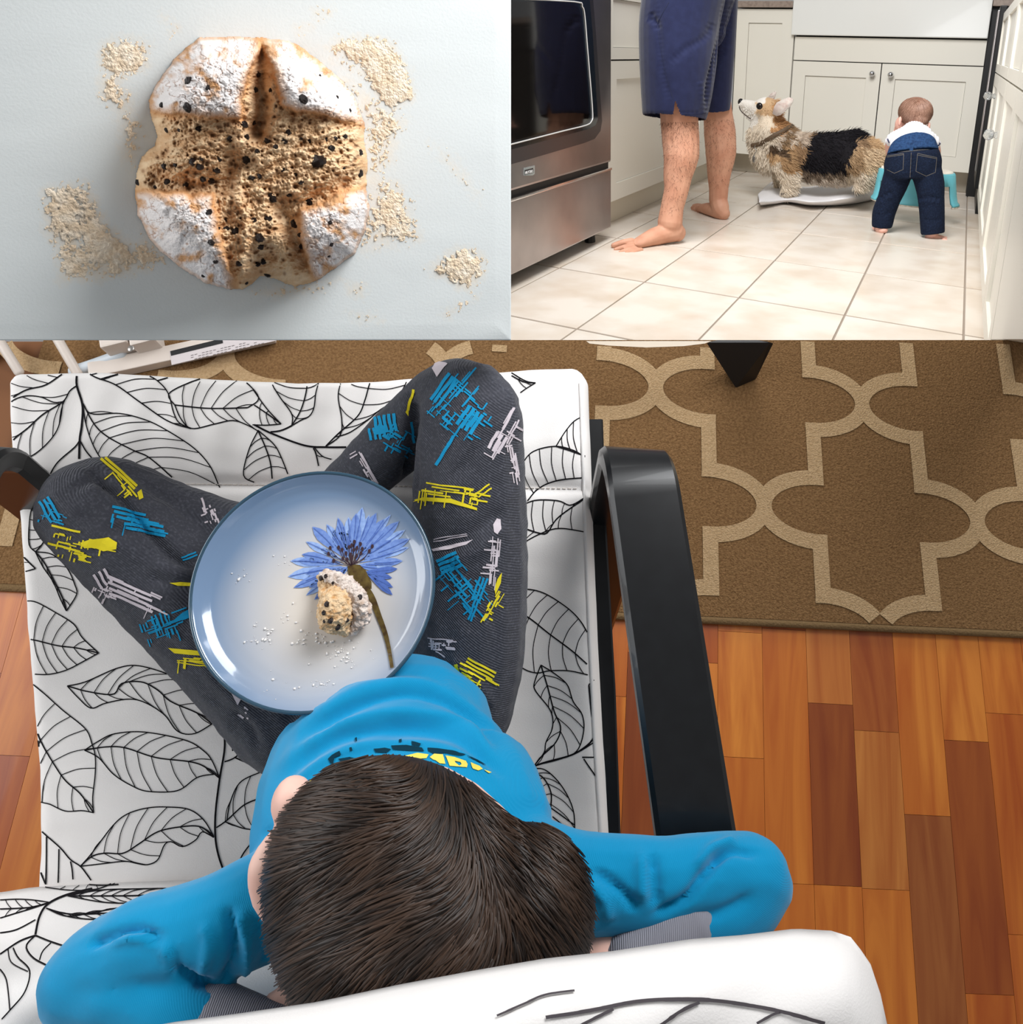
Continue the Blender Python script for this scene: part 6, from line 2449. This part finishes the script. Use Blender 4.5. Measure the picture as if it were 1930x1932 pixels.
gold = np.exp(-(ml / 7) ** 2)
ccb = ccb + (L3((200, 134, 72)) - ccb) * (gold * .55)[..., None]
colr = ccb * crumb[..., None] + ccr * crust[..., None]
keep = do > -1.5
idx = -np.ones(gx.shape, int)
idx[keep] = np.arange(keep.sum())
P = bp_arr(gx[keep], gy[keep], H[keep] + .0012)
fs_ = []
A, Bq, Cq, Dq = idx[:-1, :-1], idx[1:, :-1], idx[1:, 1:], idx[:-1, 1:]
ok = (A >= 0) & (Bq >= 0) & (Cq >= 0) & (Dq >= 0)
fs_ = np.stack([A[ok], Bq[ok], Cq[ok], Dq[ok]], 1)
loaf = root('bread_loaf', BP(475, 315, 0.0), 'round floury fruit loaf split by a cross, on parchment paper', 'bread')
me = bpy.data.meshes.new('crust_and_crumb')
me.from_pydata(P.tolist(), [], fs_.tolist())
me.update()
lo = link('crust_and_crumb', me, mat('baked_crust', (190, 140, 100), .85, .15, attr='col', bump=(900, .35)), loaf)
vcol(me, colr[keep])
trl = bvh(lo)
currant = mat('currant_black', (30, 20, 19), .32, .45, bump=(420, .8), noise=(160, (58, 38, 34), .45, .75))
CUR = [(440, 390, 34), (580, 440, 24), (430, 575, 34), (250, 560, 20), (930, 340, 25), (910, 450, 28), (1030, 455, 20), (840, 700, 28), (900, 685, 22), (850, 790, 25), (1000, 820, 22), (1060, 860, 20), (930, 890, 18), (850, 950, 33),
       (890, 1080, 26), (945, 1070, 20), (1150, 755, 22), (1125, 815, 24), (1245, 800, 12), (1420, 805, 28), (1490, 800, 16), (1550, 780, 25), (1460, 870, 26), (1365, 965, 54), (1665, 900, 26), (1665, 1050, 28), (1120, 1020, 22),
       (1210, 1060, 22), (1245, 1115, 20), (1040, 1225, 32), (1155, 1200, 22), (1300, 1245, 38), (510, 730, 25), (285, 740, 22), (375, 740, 16), (735, 800, 22), (465, 965, 24), (520, 1005, 28), (635, 1025, 28), (660, 950, 16),
       (265, 1000, 25), (345, 990, 20), (300, 1110, 34), (540, 1090, 26), (600, 1100, 28), (80, 1115, 24), (205, 1150, 24), (580, 1325, 24), (805, 1370, 22), (775, 1465, 32), (700, 1385, 12), (710, 1445, 22), (655, 1440, 12),
       (600, 1545, 24), (910, 1390, 28), (945, 1510, 38), (950, 1570, 25), (1010, 1370, 25), (1195, 1410, 28), (1235, 1490, 20), (1250, 1575, 26), (800, 1690, 28), (975, 1680, 25), (930, 1700, 20), (1000, 1770, 25), (545, 1780, 16),
       (630, 1680, 18), (850, 1830, 16), (1260, 520, 32), (1500, 505, 14), (1450, 1400, 16), (1455, 1555, 20), (1440, 1640, 14), (1590, 600, 16), (530, 945, 14), (1375, 350, 12), (1300, 820, 14), (1545, 1010, 14), (420, 1130, 20)]
bnw = RWC @ _bn
buw = unit(RWC @ np.array([1, 0, 0]) - bnw * (bnw @ (RWC @ np.array([1, 0, 0]))))
bvw = np.cross(bnw, buw)
base_meshes = []
for k in range(6):
    b = MB().ball((0, 0, 0), (1, 1, 1), 10, 7)
    m2 = bpy.data.meshes.new('currant')
    m2.from_pydata(b.v, [], b.f)
    m2.update()
    cc = co_of(m2)
    d = np.array([mnoise.noise(Vector(q) * 1.9 + Vector((k * 9.1, 0, 0))) for q in cc])
    set_co(m2, cc * (1 + .38 * d)[:, None])
    m2.materials.append(currant)
    m2.polygons.foreach_set('use_smooth', [True] * len(m2.polygons))
    base_meshes.append(m2)
for k, (x, y, r) in enumerate(CUR):
    p, n = cast(trl, *cL((x, y)), 0)
    if p is None:
        continue
    rr_ = pxsize(p, r / 3.787)
    o = bpy.data.objects.new('currant', base_meshes[k % 6])
    COL.objects.link(o)
    o.parent = loaf
    o.matrix_parent_inverse = Matrix.Translation(-Vector(loaf.location))
    o.location = Vector(p) - Vector(bnw) * rr_ * .25
    o.rotation_euler = (random.uniform(0, 6), random.uniform(0, 6), random.uniform(0, 6))
    o.scale = (rr_ * random.uniform(.85, 1.15), rr_ * random.uniform(.8, 1.05), rr_ * .8)

# flour dust
gx, gy = np.meshgrid(np.arange(40, 955, 1.7), np.arange(8, 632, 1.7))
mask = flour_mask(gx, gy, 40)
nz = fn2(gx, gy, 6.5, 3, 21, .8)
nz2 = fn2(gx, gy, 40, 3, 23)
val = mask * (1.0 * nz2 + .30) - (1 - nz) * .95 + .11
hh = np.clip(val * 3, 0, 1) * (.0002 + .0024 * np.clip(mask - .3, 0, 1) * nz)
keep = (val > .0) & ~inpoly_v(gx, gy, OUT)
hpx = .0011 + hh + .0007 * (fn2(gx, gy, 4, 2, 29) - .3) * (hh > .0002)
cell = keep[:-1, :-1] & keep[1:, :-1] & keep[1:, 1:] & keep[:-1, 1:]
use = np.zeros(gx.shape, bool)
for a, b in ((0, 0), (1, 0), (1, 1), (0, 1)):
    use[a:gx.shape[0] - 1 + a, b:gx.shape[1] - 1 + b] |= cell
idx = -np.ones(gx.shape, int)
idx[use] = np.arange(use.sum())
P = bp_arr(gx[use], gy[use], np.maximum(hpx[use], .0011))
fs_ = np.stack([idx[:-1, :-1][cell], idx[1:, :-1][cell], idx[1:, 1:][cell], idx[:-1, 1:][cell]], 1)
me = bpy.data.meshes.new('flour')
me.from_pydata(P.tolist(), [], fs_.tolist())
me.update()
flo = link('flour', me, mat('wheat_flour', (226, 204, 176), .95, .05, noise=(120, (236, 222, 202), .4, .65), bump=(700, .5)), None)
tag(flo, 'pale flour dusted around the loaf on the parchment', 'flour', None, 'stuff')
